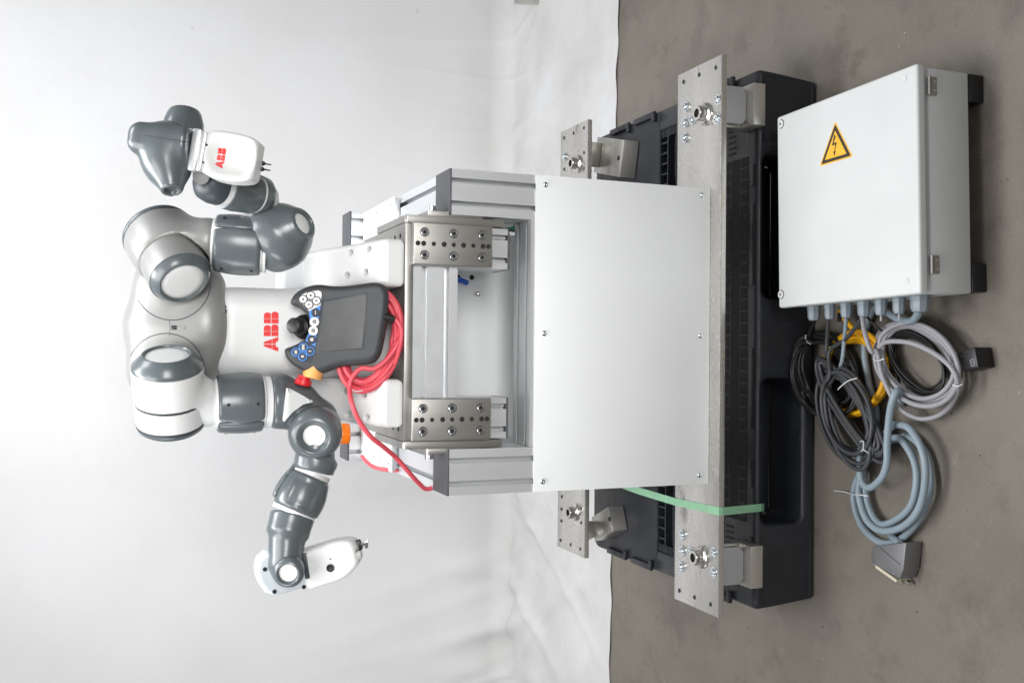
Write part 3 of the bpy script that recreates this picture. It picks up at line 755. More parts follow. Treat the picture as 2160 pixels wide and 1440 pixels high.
logo('logo', P(573, 699, .08), Xv, Zv, .0275, LOGO, torso_f, ROBOT, -Yv)

# --- right arm (viewer's right)
RC = RD-RN*.142                                  # outer cap
lathe('shoulder_link', [(-.072, .050), (-.070, .0555), (-.045, .0568), (-.012, .0565), (-.004, .0555)], RD-RN*.012, RN, SILVER, ROBOT, 56, 40)
disc_ring(RD, RN, .0560, ROBOT, rin=.0385)
H1 = P(452, 512, .075); H2 = P(556, 521, .060)   # upper arm axis
UD = nrm(H2-H1)
def r_outer(p):
    d = s_cyl(p, RD-RN*.071, RC-RN*.0, .0585, .0650, .004)
    h = s_cone(p, RC+RN*.034, H1-UD*.012, .050, .045)
    h = smax(h, half(p, H1-UD*.001, UD), .006)
    d = smin(d, h, .035)
    # hollow between the horn and the shoulder link
    d = smax(d, -s_cyl(p, RD+RN*.02, RD-RN*.0695, .0605, .0605, .004), .003)
    return smax(d, half(p, RC, -RN), .002)
shell('shoulder_horn', r_outer, [RD, RC, H1], .075, SILVER, res=.0038)
lathe('shoulder_cap', [(.0, .0), (.0, .0655), (-.004, .0668), (-.008, .0655), (-.013, .058), (-.017, .040), (-.0185, 0)], RC, RN, DARKG, ROBOT, 56, 40)
lathe('cap_seam', [(.0, .060), (.001, .0660), (.0035, .0660), (.004, .060)], RC-RN*.001, RN, DARKER, ROBOT, 56, 40)

def upper_arm(A, B, pad_dirs, r=.0505, extra=.0045, white=True):
    """round sleeve A->B with clip-on dark pads; pad_dirs: (direction, half angle in degrees)"""
    D = nrm(B-A); L = np.linalg.norm(B-A)
    lathe('arm_sleeve', [(-.004, r*.70), (-.003, r*.9), (.004, r*.93), (L*.45, r*1.0), (L-.012, r*.96), (L, r*.93), (L+.002, r*.8)], A, D, RWHITE, ROBOT, 56, 40)
    for pd, ha in pad_dirs:
        pd = nrm(pd-D*(pd@D)); sd = np.cross(D, pd)
        def fn(p):
            s = (p-A)@D; q = p-A-s[:, None]*D; rad = np.linalg.norm(q, axis=1)
            t = s/L; R = r*(.955+.075*np.sin(np.clip(t, 0, 1)*math.pi*.95))
            ang = np.arctan2(q@sd, q@pd); aa = math.radians(ha)-.10*np.cos(t*math.pi*2)*.4
            d = np.maximum(rad-(R+extra), (R-.006)-rad)
            d = smax(d, (np.abs(ang)-aa)*rad, .006)
            d = smax(d, np.maximum(.001-s, s-(L-.003)), .006)
            return d
        pad = shell('arm_pad', fn, [A, B], r+.012, DARKG, res=.0034)
        for t_, a_ in ((.20, .45), (.80, .45)):
            dirv = pd*math.cos(a_*math.radians(ha))+sd*math.sin(a_*math.radians(ha))
            place('screw_hole', HOLE_ME, HOLE, A+D*L*t_+dirv*(r*1.012+extra+(.0006 if t_ < .5 else .0002)), dirv, pad, .62)
def pic(dx, dy, tilt=.7): return photo_dir(dx, dy, tilt)
upper_arm(H1, H2, [(pic(.1, .55, .55), 62), (pic(-.1, -1, .93), 40), (pic(0, 1, .999)-VU*.9, 40)])
lathe('arm_collar', [(0, .030), (0, .0475), (.002, .0485), (.005, .0485), (.006, .046), (.006, .03)], H2+UD*.001, UD, LIGHTG, ROBOT, 56)
EC = P(588, 498, .055); ED = P(640, 470, .008); EN = nrm(ED-EC)
def r_elbow(p):
    d = s_cyl(p, H2+UD*.008, EC, .0500, .056, .006)
    d = smin(d, s_ball(p, EC, .0625), .02)
    d = smin(d, s_cyl(p, EC-EN*.03, ED+EN*.002, .060, .0285, .004), .016)
    d = smax(d, -s_cyl(p, ED-EN*.011, ED+EN*.03, .0185, .031, .001), .003)
    return d
el = shell('elbow', r_elbow, [H2, EC, ED], .075, DARKG, res=.0036)
lathe('elbow_disc', [(-.0125, .0205), (-.0050, .0203), (-.0040, .018), (-.0036, 0)], ED, EN, RWHITE, ROBOT, 36)
# forearm back up to the wrist
FA = P(556, 414, .035); FB = P(440, 386, -.035); FD = nrm(FB-FA); FL = np.linalg.norm(FB-FA)
lathe('forearm', [(-.004, .018), (-.003, .030), (.002, .0345), (.012, .0360), (.020, .0365)], FA, FD, DARKG, ROBOT, 48)
lathe('forearm_collar', [(.0202, .030), (.0202, .0352), (.025, .0352), (.025, .030)], FA, FD, RWHITE, ROBOT, 48)
lathe('forearm_shell', [(.0252, .03), (.0254, .0362), (.030, .0375), (FL*.55, .0400), (FL*.74, .0385), (FL*.745, .03)], FA, FD, DARKG, ROBOT, 48)
lathe('forearm_collar', [(FL*.746, .03), (FL*.746, .0365), (FL*.83, .0352), (FL*.83, .03)], FA, FD, LIGHTG, ROBOT, 48)
lathe('wrist_link', [(FL*.831, .03), (FL*.831, .0355), (FL*.95, .0350), (FL*1.08, .030), (FL*1.16, .018), (FL*1.18, 0)], FA, FD, DARKER, ROBOT, 48, 60)
wd = P(424, 372, -.075); lathe('wrist_disc', [(0, 0), (0, .014), (.003, .0135), (.0035, .010), (.0028, .009), (.0028, 0)], wd, photo_dir(.3, .6, .4), SILVER, ROBOT, 32)
place('screw_hole', HOLE_ME, HOLE, P(480, 419, -.04), photo_dir(0, .6, .6), ROBOT, .8)
G1 = P(522, 446, .05); G2 = P(560, 462, .05)
def r_bridge(p): return smin(s_cone(p, FA-FD*.002, EC+[0, .03, .02], .026, .030), s_cone(p, G1, G2, .013, .015), .01)
shell('elbow_bracket', r_bridge, [FA, EC, G1, G2], .035, LIGHTG, res=.004)
tube('arm_hose', [P(560, 412, .045), P(571, 418, .06), P(582, 430, .07)], .0028, CADG, ROBOT, seg=8)
# wrist housing
WB = P(345, 318, -.065)
NA = P(355, 338, -.062); NB = P(363, 403, -.088); ND = nrm(NB-NA)
def r_wrist(p):
    d = s_box(p, P(352, 303, -.06), (UPV*1.0+RGT*.12, RGT-UPV*.12, VU), (.0575, .028, .043), .022)
    d = smin(d, s_ell(p, P(352, 325, -.062), (.0565, .043, .044)), .010)
    d = smin(d, s_cyl(p, NA, NB, .035, .0178, .002), .020)
    d = smax(d, half(p, P(413, 318, -.06), nrm(-UPV+RGT*-.10)), .004)
    return smax(d, -s_cyl(p, NB-ND*.006, NB+ND*.02, .0118, .0118, .001), .0015)
shell('wrist_housing', r_wrist, [P(352, 300, -.06), NB], .075, DARKG, res=.0036)
sm = [on_surface(r_wrist, 303+10.8*k, 286+1.7*k, -.3)+VU*.0002 for k in range(11)]; tube('wrist_seam', sm, .0006, DARKER, ROBOT, seg=5)
ca, cb = P(385, 288, -.03), P(390, 236, -.02)
lathe('wrist_motor_cap', [(0, .0345), (.012, .0348), (.026, .0335), (.040, .0295), (.046, .0265), (.0475, .024), (.0475, 0)], ca, cb-ca, DARKG, ROBOT, 44, 40)
lathe('motor_cap_band', [(-.004, .030), (-.004, .0355), (.001, .0355), (.001, .030)], ca+nrm(cb-ca)*.001, cb-ca, LIGHTG, ROBOT, 44)
# flange and gripper
GA = (nrm(-UPV+RGT*-.17), nrm(RGT+UPV*-.17), nrm(VU))
fc = P(420, 322, -.07)
obox('tool_flange', fc, GA, (.0075, .036, .028), ALUX, ROBOT, .003)
obox('flange_bar', fc+GA[0]*.011, GA, (.0045, .034, .025), ALUX, ROBOT, .002)
gc = P(482, 335, -.078)
def r_grip(p):
    d = s_box(p, gc, GA, (.0535, .0445, .030), .014)
    u = (p-gc)@GA[0]; v_ = (p-gc)@GA[1]; z_ = (p-gc)@GA[2]
    d = smax(d, (np.abs(v_-.002)-.0445+.010*np.clip(u/.05, -1, 1)**2+.012*np.clip(-u/.053-.2, 0, 1))*.95, .008)
    pan = s_cone(p, gc+GA[0]*.004+GA[2]*.062, gc+GA[0]*.03+GA[2]*.062, .046, .046)        # dished face
    return smax(d, -smax(pan, -1e9, .001), .006)
gr = shell('gripper', r_grip, [gc], .075, RWHITE, res=.0032)
logo('gripper_logo', P(463, 332, -.1), nrm(GA[1]), nrm(-GA[0]), .0125, LOGO, r_grip, gr, VU)
for x, y in ((436, 306), (429, 343)): q = on_surface(r_grip, x, y, -.3); place('screw_hole', HOLE_ME, HOLE, q+VU*.0003, VU, gr, .4)
for x, y in ((543, 343), (541, 355)):
    a = P(x, y, -.075); dv = nrm(-UPV+RGT*-.16)
    lathe('finger', [(-.01, .0035), (.010, .0042), (.013, .0028), (.0145, .0013), (.0245, .0011), (.0245, 0)], a, dv, BLACK, gr, 10)

# --- left arm
LC = LD-LN*.145
lathe('shoulder_link', [(-.080, .056), (-.078, .0600), (-.05, .0622), (-.018, .0622), (-.0165, .0605), (-.012, .0605)], LD-LN*.012, LN, RWHITE, ROBOT, 56, 40)
disc_ring(LD, LN, .0622, ROBOT, rin=.0380, depth=.0270)
K1 = P(455, 851, .085); K2 = P(556, 848, .085); KD = nrm(K2-K1)
def l_horn(p):
    d = s_cyl(p, LD-LN*.032, LD-LN*.0905, .0618, .0610, .003)
    h = s_cone(p, LD-LN*.062, K1-KD*.015, .047, .043)
    h = smax(h, half(p, K1-KD*.001, KD), .005)
    return smin(d, h, .012)
shell('shoulder_horn', l_horn, [LD, LC, K1], .075, RWHITE, res=.0038)
lathe('shoulder_seam', [(0, .05), (.0005, .0600), (.0032, .0600), (.0036, .05)], LD-LN*.0945, LN, DARKER, ROBOT, 56)
lathe('shoulder_end', [(.0, .055), (-.0005, .0595), (-.002, .0607), (-.030, .0607), (-.038, .0600), (-.038, .050)], LD-LN*.0948, LN, RWHITE, ROBOT, 56)
lathe('cap_seam', [(0, .054), (0, .0605), (.0045, .0605), (.0045, .054)], LD-LN*.138, LN, DARKER, ROBOT, 56)
lathe('shoulder_cap', [(0, .055), (0, .0600), (-.006, .0580), (-.012, .050), (-.0155, .034), (-.0165, 0)], LD-LN*.1382, LN, DARKG, ROBOT, 56)
upper_arm(K1, K2, [(pic(0, -.6, .50), 70), (pic(0, 1, .95), 34)], r=.0515)
lathe('arm_collar', [(0, .030), (0, .0475), (.002, .0490), (.0105, .0490), (.012, .047), (.012, .03)], K2+KD*.001, KD, RWHITE, ROBOT, 56)
LE = P(662, 922, .012); LEN = photo_dir(.25, .5, .22)
LA0 = K2+KD*.0135
def l_elbow(p):
    d = s_cyl(p, LA0, LA0+KD*.022, .0505, .0490, .006)
    arm = s_cone(p, LA0+KD*.012, LE-LEN*.070+RGT*.012, .041, .040)
    d = smin(d, arm, .014)
    # curved outer rib
    for a, b in (((596, 812), (640, 835)), ((640, 835), (680, 872))):
        d = smin(d, s_cone(p, P(*a, .075), P(*b, .075), .021, .021), .012)
    return d
shell('elbow_yoke', l_elbow, [LA0, LE, P(680, 860, .08)], .07, DARKG, res=.0038)
tri = [P(*q, .026) for q in ((605, 818), (612, 819), (640, 834), (662, 848), (640, 853), (617, 870), (600, 890), (597, 886))]
cov = prism('elbow_cover', tri, (0, .010, 0), LIGHTG, ROBOT, bevel=.0012)
for x, y in ((610, 824), (655, 846)): place('cover_screw', SOCKET_ME, ZINC, P(x, y, .0250), -Yv, cov, .5)
ro = .0505
lathe('elbow_drum', [(-.075, .030), (-.072, .046), (-.030, ro), (-.024, ro), (-.0235, ro-.0008), (-.0225, ro-.0008), (-.022, ro)], LE, LEN, DARKG, ROBOT, 56)
lathe('elbow_ring', [(-.0219, ro), (-.010, .0480), (0, .0400), (.003, .0330), (.0032, .0300), (.001, .0275), (-.010, .0220), (-.0105, .018)], LE, LEN, DARKG, ROBOT, 56, 60)
lathe('elbow_disc', [(-.0106, .0212), (-.0085, .0205), (-.0075, .012), (-.0072, 0)], LE, LEN, RWHITE, ROBOT, 40)
# forearm
N1 = P(648, 985, .045); Nn = nrm(P(622, 1062, .045)-N1)
def l_neck(p): return smin(s_cyl(p, LE-LEN*.050, P(664, 985, .055), .034, .0385, .004), s_cyl(p, P(670, 965, .055), P(662, 992, .055), .039, .038, .003), .01)
NK = P(662, 993, .055)
shell('forearm_neck', l_neck, [LE, NK], .065, DARKG, res=.0036)
Q1 = P(657, 1000, .055); Q2 = P(620, 1080, .050); QD = nrm(Q2-Q1); QL = np.linalg.norm(Q2-Q1)
lathe('forearm_collar', [(-.006, .030), (-.006, .0360), (.004, .0362), (.004, .03)], Q1, QD, LIGHTG, ROBOT, 48)
def l_fore(p):
    s = (p-Q1)@QD; q = p-Q1-s[:, None]*QD; t = np.clip(s/QL, 0, 1)
    R = .0365+.0105*np.sin(t*math.pi*.80)
    d = smax(np.linalg.norm(q, axis=1)-R, np.maximum(.004-s, s-(QL-.004)), .005)
    sd_ = nrm(np.cross(QD, VU)); a_ = np.abs((p-P(646, 1043, .05))@QD); b_ = np.abs((p-P(646, 1043, .05))@sd_)
    w_ = np.clip((.030-a_)/.008, 0, 1)*np.clip((.026-b_)/.008, 0, 1)*((q@VU) > 0)
    return d+.0028*w_*w_*(3-2*w_)
shell('forearm_shell', l_fore, [Q1, Q2], .06, DARKG, res=.0034)
def l_pad(p):
    s = (p-Q1)@QD; q = p-Q1-s[:, None]*QD; t = np.clip(s/QL, 0, 1); R = .0365+.0105*np.sin(t*math.pi*.80)
    rad = np.linalg.norm(q, axis=1); pd = nrm(UPV+RGT*-.3); pd = nrm(pd-QD*(pd@QD)); ang = np.arccos(np.clip((q@pd)/np.maximum(rad, 1e-6), -1, 1))
    d = np.maximum(rad-(R+.005), R-.002-rad); d = smax(d, (ang-.75)*rad, .004)
    return smax(d, np.maximum(-.006-s, s-(QL-.012)), .004)
shell('forearm_pad', l_pad, [Q1, Q2], .06, DARKG, res=.0034)
lathe('forearm_collar', [(QL-.0035, .03), (QL-.0035, .0415), (QL+.004, .0418), (QL+.004, .03)], Q1, QD, RWHITE, ROBOT, 48)
W1 = Q2+QD*.0055; W2 = P(600, 1150, .030); WC = P(607, 1210, -.014)
def l_wrist(p):
    d = s_cyl(p, W1, P(606, 1128, .040), .0425, .0390, .005)
    d = smin(d, s_cone(p, P(606, 1125, .040), P(602, 1185, .030), .0345, .0315), .012)
    d = smin(d, s_cone(p, P(604, 1192, .034), P(606, 1207, .030), .028, .026), .012)
    return d
shell('wrist_arm', l_wrist, [W1, P(606, 1207, .03)], .055, DARKG, res=.0034)
wn = photo_dir(.2, .5, .18)
lathe('wrist_ring', [(-.030, .0260), (-.010, .0285), (-.004, .0272), (0, .0225), (.0008, .0205), (-.001, .0185), (-.006, .0165)], WC, wn, DARKG, ROBOT, 44, 45)
lathe('wrist_disc', [(-.0062, .0168), (-.0048, .0162), (-.0042, 0)], WC, wn, RWHITE, ROBOT, 36)
hp = [(540, 1196), (545, 1178), (560, 1164), (580, 1160), (603, 1165), (640, 1195), (652, 1218), (661, 1226), (655, 1236), (628, 1243), (600, 1252), (578, 1256), (560, 1250), (546, 1230), (540, 1212)]
hb = np.array([P(x, y, .030) for x, y in hp]); hc = hb.mean(0)
def l_hous(p):
    pl = np.array([[q[0], q[2]] for q in hb]); d2 = s_poly(np.stack([p[:, 0], p[:, 2]], 1), pl)+.009
    y_ = np.abs(p[:, 1]-.048)-.020+.009
    return np.minimum(np.maximum(d2, y_), 0)+np.sqrt(np.maximum(d2, 0)**2+np.maximum(y_, 0)**2)-.009
shell('wrist_housing', l_hous, [hb.min(0)-[0, .01, 0], hb.max(0)+[0, .045, 0]], .012, M('robot_pale_blue_grey', (.60, .66, .70), .30, rvar=.05), res=.0034)
for x, y in ((559, 1200), (579, 1247), (641, 1237)): place('housing_screw', HOLE_ME, BLACK, P(x, y, .0275), -Yv, ROBOT, .85)
obox('tool_flange', P(650, 1188, .038), (nrm(-UPV+RGT*.15), nrm(RGT+UPV*.15), VU), (.005, .024, .022), DARKER, ROBOT, .002)
GL = (nrm(-UPV+RGT*.30), nrm(RGT+UPV*.30), nrm(VU)); lc = P(701, 1182, .028)
def l_grip(p):
    u = (p-lc)@GL[0]; v_ = (p-lc)@GL[1]
    d = s_box(p, lc, GL, (.0560, .0400, .028), .014)
    tw = .0395-.020*np.clip((u-.005)/.05, 0, 1)**1.6
    d = smax(d, (np.abs(v_-.006*np.clip(u/.05, 0, 1))-tw)*.9, .010)
    hole = s_cyl(p, lc+GL[0]*.046+GL[2]*.012, lc+GL[0]*.072+GL[2]*.02, .0095, .0115, .001)
    return smax(d, -hole, .002)
lg = shell('gripper', l_grip, [lc], .075, RWHITE, res=.0032)
q = on_surface(l_grip, 697, 1197, -.3); lathe('suction_port', [(-.002, .0075), (.0012, .0075), (.0014, .005), (.0008, .004), (.0008, 0)], q, nrm(VU+UPV*-.1), BLACK, lg, 24)
place('screw_hole', HOLE_ME, HOLE, on_surface(l_grip, 697, 1178, -.3)+VU*.0003, VU, lg, .3)
fp = P(752, 1150, .012)
obox('finger_root', fp, GL, (.010, .010, .008), BLACK, lg, .003)
obox('finger', P(765, 1147, .008), (nrm(-UPV+RGT*.35), nrm(RGT), VU), (.011, .0035, .003), SHINY, lg, .001)
obox('finger_tip', P(773, 1147, .006), (nrm(-UPV+RGT*.1), nrm(RGT), VU), (.003, .0075, .003), SHINY, lg, .001)

# ------------------------------------------------------------------ teach pendant with its red cable
def pendant():
    t = thing('teach_pendant', (0, .03, .967), 'dark grey teach pendant with screen and coiled red cable leaning on the robot', 'teach pendant')
    n = nrm((.05, -math.cos(math.radians(19)), math.sin(math.radians(19)))); C = P(720, 690, .008)
    e1 = nrm(np.cross(n, Zv))*-1; e1 = e1 if e1[0] > 0 else -e1; e2 = nrm(np.cross(n, e1)); e2 = e2 if e2[2] > 0 else -e2
    z4 = lambda a, b: (570+a/3.6, 560+b/3.6)
    def uv(a, b, lift=0):
        q = PP(*z4(a, b), C+n*lift, n)-C; return np.array([q@e1, q@e2])
    def at(a, b, lift=0): return PP(*z4(a, b), C+n*lift, n)
    out = [(148, 285), (150, 262), (178, 212), (250, 165), (350, 140), (470, 150), (560, 150), (680, 135), (790, 122), (850, 135), (880, 170), (895, 215), (890, 330), (870, 480), (845, 620), (820, 690), (770, 735), (680, 750), (560, 760), (470, 785), (390, 815), (300, 815), (240, 795), (170, 755), (120, 705), (100, 655), (108, 628), (150, 612), (200, 590), (250, 560), (283, 500), (290, 430), (270, 370), (220, 322), (170, 300)]
    o3 = smooth_pts([(*uv(*q), 0) for q in out], .004, True); poly = o3[:, :2]
    def body(p):
        q = p-C; d2 = s_poly(np.stack([q@e1, q@e2], 1), poly)+.013; zz = np.abs(q@n+.021)-.021+.013
        return np.minimum(np.maximum(d2, zz), 0)+np.sqrt(np.maximum(d2, 0)**2+np.maximum(zz, 0)**2)-.013
    pts = [C+e1*u+e2*v for u, v in poly]+[C-n*.045+e1*u+e2*v for u, v in poly]
    bd = shell('pendant_body', body, pts, .008, PENDG, t, res=.0032)
    flat = lambda nm, ps, lift, th, mat, par, bev=0: prism(nm, [at(a, b, lift) for a, b in ps], n*th, mat, par, bevel=bev)
    sc = flat('screen_frame', [(395, 262), (738, 205), (708, 632), (348, 662)], -.0006, .0014, DARKER, t, .0006)
    flat('screen', [(410, 276), (727, 222), (698, 624), (362, 651)], .0009, .0007, SCREEN, sc)
    kp = flat('keypad', [(215, 260), (240, 218), (300, 192), (370, 187), (390, 200), (394, 225), (380, 320), (355, 470), (335, 600), (318, 725), (300, 737), (255, 728), (200, 700), (165, 668), (178, 640), (230, 605), (270, 570), (298, 500), (302, 430), (292, 360), (262, 310)], -.0003, .0010, NAVY, t)
    flat('keypad_top', [(217, 260), (242, 220), (300, 195), (370, 190), (388, 202), (391, 226), (383, 300), (296, 345), (264, 308)], .0008, .0004, KEYW, kp)
    flat('keypad_blue_field', [(296, 346), (383, 302), (368, 400), (302, 420)], .0008, .0004, BLU, kp)
    flat('keypad_blue_field', [(300, 500), (352, 520), (342, 615), (268, 570)], .0008, .0004, BLU, kp)
    def btn(a, b, r, ring, face, mark=None):
        c = at(a, b, .0012); k = lathe('button', [(0, 0), (0, r), (.0014, r), (.0018, r*.88), (.0018, 0)], c, n, ring, kp, 26)
        lathe('button_face', [(.0019, 0), (.0019, r*.80), (.0022, r*.78), (.0022, 0)], c, n, face, kp, 26)
        c = c+n*.0024
        def m(ps, mat): prism('button_mark', [c+e1*u*r+e2*v*r for u, v in ps], n*.0003, mat, kp)
        if mark == 'sq': m([(-.22, -.22), (.22, -.22), (.22, .22), (-.22, .22)], BLACK)
        elif mark in ('l', 'r'): s = 1 if mark == 'r' else -1; m([(-.22*s, -.28), (.32*s, 0), (-.22*s, .28)], BLACK)
        elif mark == 'd': m([(-.28, .2), (.28, .2), (0, -.32)], BLACK)
        elif mark == 'u': m([(-.28, -.2), (.28, -.2), (0, .32)], BLACK)
        elif isinstance(mark, int):
            for i in range(mark): x = (i-(mark-1)/2)*.30; m([(x-.09, -.3), (x+.09, -.3), (x+.09, .3), (x-.09, .3)], KEYW)
        elif mark == 'bar': m([(-.5, -.06), (.5, -.06), (.5, .06), (-.5, .06)], KEYW)
        elif mark == 'hand':
            for x, h in ((-.3, .2), (-.1, .4), (.12, .4), (.32, .2)): m([(x-.07, -.4), (x+.07, -.4), (x+.07, h), (x-.07, h)], CADG if face is KEYW else KEYW)
    R1 = .0084
    for a, b, mk in ((250, 257, 'u'), (308, 228, 'sq'), (352, 268, 'd'), (294, 297, 'u')): btn(a, b, R1, BLACK, KEYW, mk)
    for a, b, mk in ((196, 657, 3), (252, 620, 4), (304, 650, 1), (246, 690, 2)): btn(a, b, R1, BLU, NAVY, mk)
    btn(345, 358, .0080, NAVY, NAVY, 'bar'); btn(336, 427, .0088, KEYW, KEYW, 'hand'); btn(327, 494, .0088, KEYW, KEYW, 'hand'); btn(316, 562, .0080, NAVY, NAVY, 'hand')
    # joystick in the notch
    j0 = at(243, 465, -.022)
    lathe('joystick', [(0, 0), (0, .019), (.010, .017), (.014, .011), (.016, .009), (.019, .0130), (.023, .0150), (.034, .0150), (.038, .0130), (.040, .008), (.040, 0)], j0, nrm(n+e2*.32), BLACK, t, 16, 25)
    lathe('joystick_boot', [(0, 0), (0, .024), (.006, .022), (.012, .014), (.012, 0)], at(262, 465, -.03), n, BLACK, t, 28)
    # emergency stop on the left flank
    s0 = at(330, 800, -.018); sd = nrm(-e1+e2*.25)
    lathe('stop_collar', [(-.01, .018), (.010, .0185), (.014, .017), (.014, 0)], s0, sd, EST, t, 28)
    lathe('stop_button', [(0, .012), (.006, .012), (.007, .0155), (.015, .0160), (.018, .014), (.019, 0)], at(262, 838, -.018), sd, ESTR, t, 28)
    # strain relief and cable: short lead, coil, tail round the frame
    a, b = at(855, 390, -.014), at(940, 405, -.020); d = nrm(b-a); prof = []
    for k in range(7): r = .0125-.0011*k; prof += [(.0035*k, r), (.0035*k+.0022, r), (.0035*k+.0023, r-.0025), (.0035*k+.0034, r-.0025)]
    lathe('strain_relief', [(0, 0)]+prof+[(.026, 0)], a, d, BLACK, t, 22, 25)
    W = lambda a, b, l: at(a, b, l)
    path = [W(925, 402, -.019), W(965, 425, -.020), W(1000, 500, -.022), W(975, 640, -.024)]
    rs = np.random.RandomState(5); N = 10
    for k in range(N):
        f_ = k/(N-1); ox, oy = rs.uniform(-12, 12), rs.uniform(-12, 12); sx = 1.04-.30*f_+rs.uniform(-.03, .03); sy = 1.03-.24*f_+rs.uniform(-.02, .02); l = -.030-.0035*(k % 4)+rs.uniform(-.002, .002)
        for i in range(16):
            th = math.radians(30+360*i/16); ca, sa = math.cos(th), math.sin(th)
            X_ = 760+ox+232*sx*ca-60*sa; Y_ = 562+oy+372*sy*sa
            path.append(W(X_, Y_, l-.006*math.sin(2*th+k*1.7)))
    path += [W(985, 560, -.024), W(900, 690, -.020), W(790, 780, -.016), W(690, 780, -.014), W(620, 860, -.012), W(605, 930, -.012)]
    tail = [P(743, 850, -.012), P(757, 885, -.012), P(780, 918, -.002), P(808, 942, .02), P(838, 968, .05), P(865, 998, .07), P(884, 1018, .095), P(903, 1031, .118), np.array([-.305, .122, .835]), np.array([-.297, .120, .76])]
    cb = tube('red_cable', path+tail, .0047, RED, t, seg=10, step=.007)
    # tie round the coil
    tube('cable_tie', [W(600, 925, -.0105), W(640, 955, -.012), W(700, 950, -.014)], .0012, TIE, cb, seg=6)
    # loop of the cable that shows behind the cover sheet
    tube('red_cable', [P(764, 962, .50), P(772, 972, .47), P(788, 984, .43), P(812, 990, .40), P(840, 992, .38)], .0045, RED, t, seg=10)
pendant()

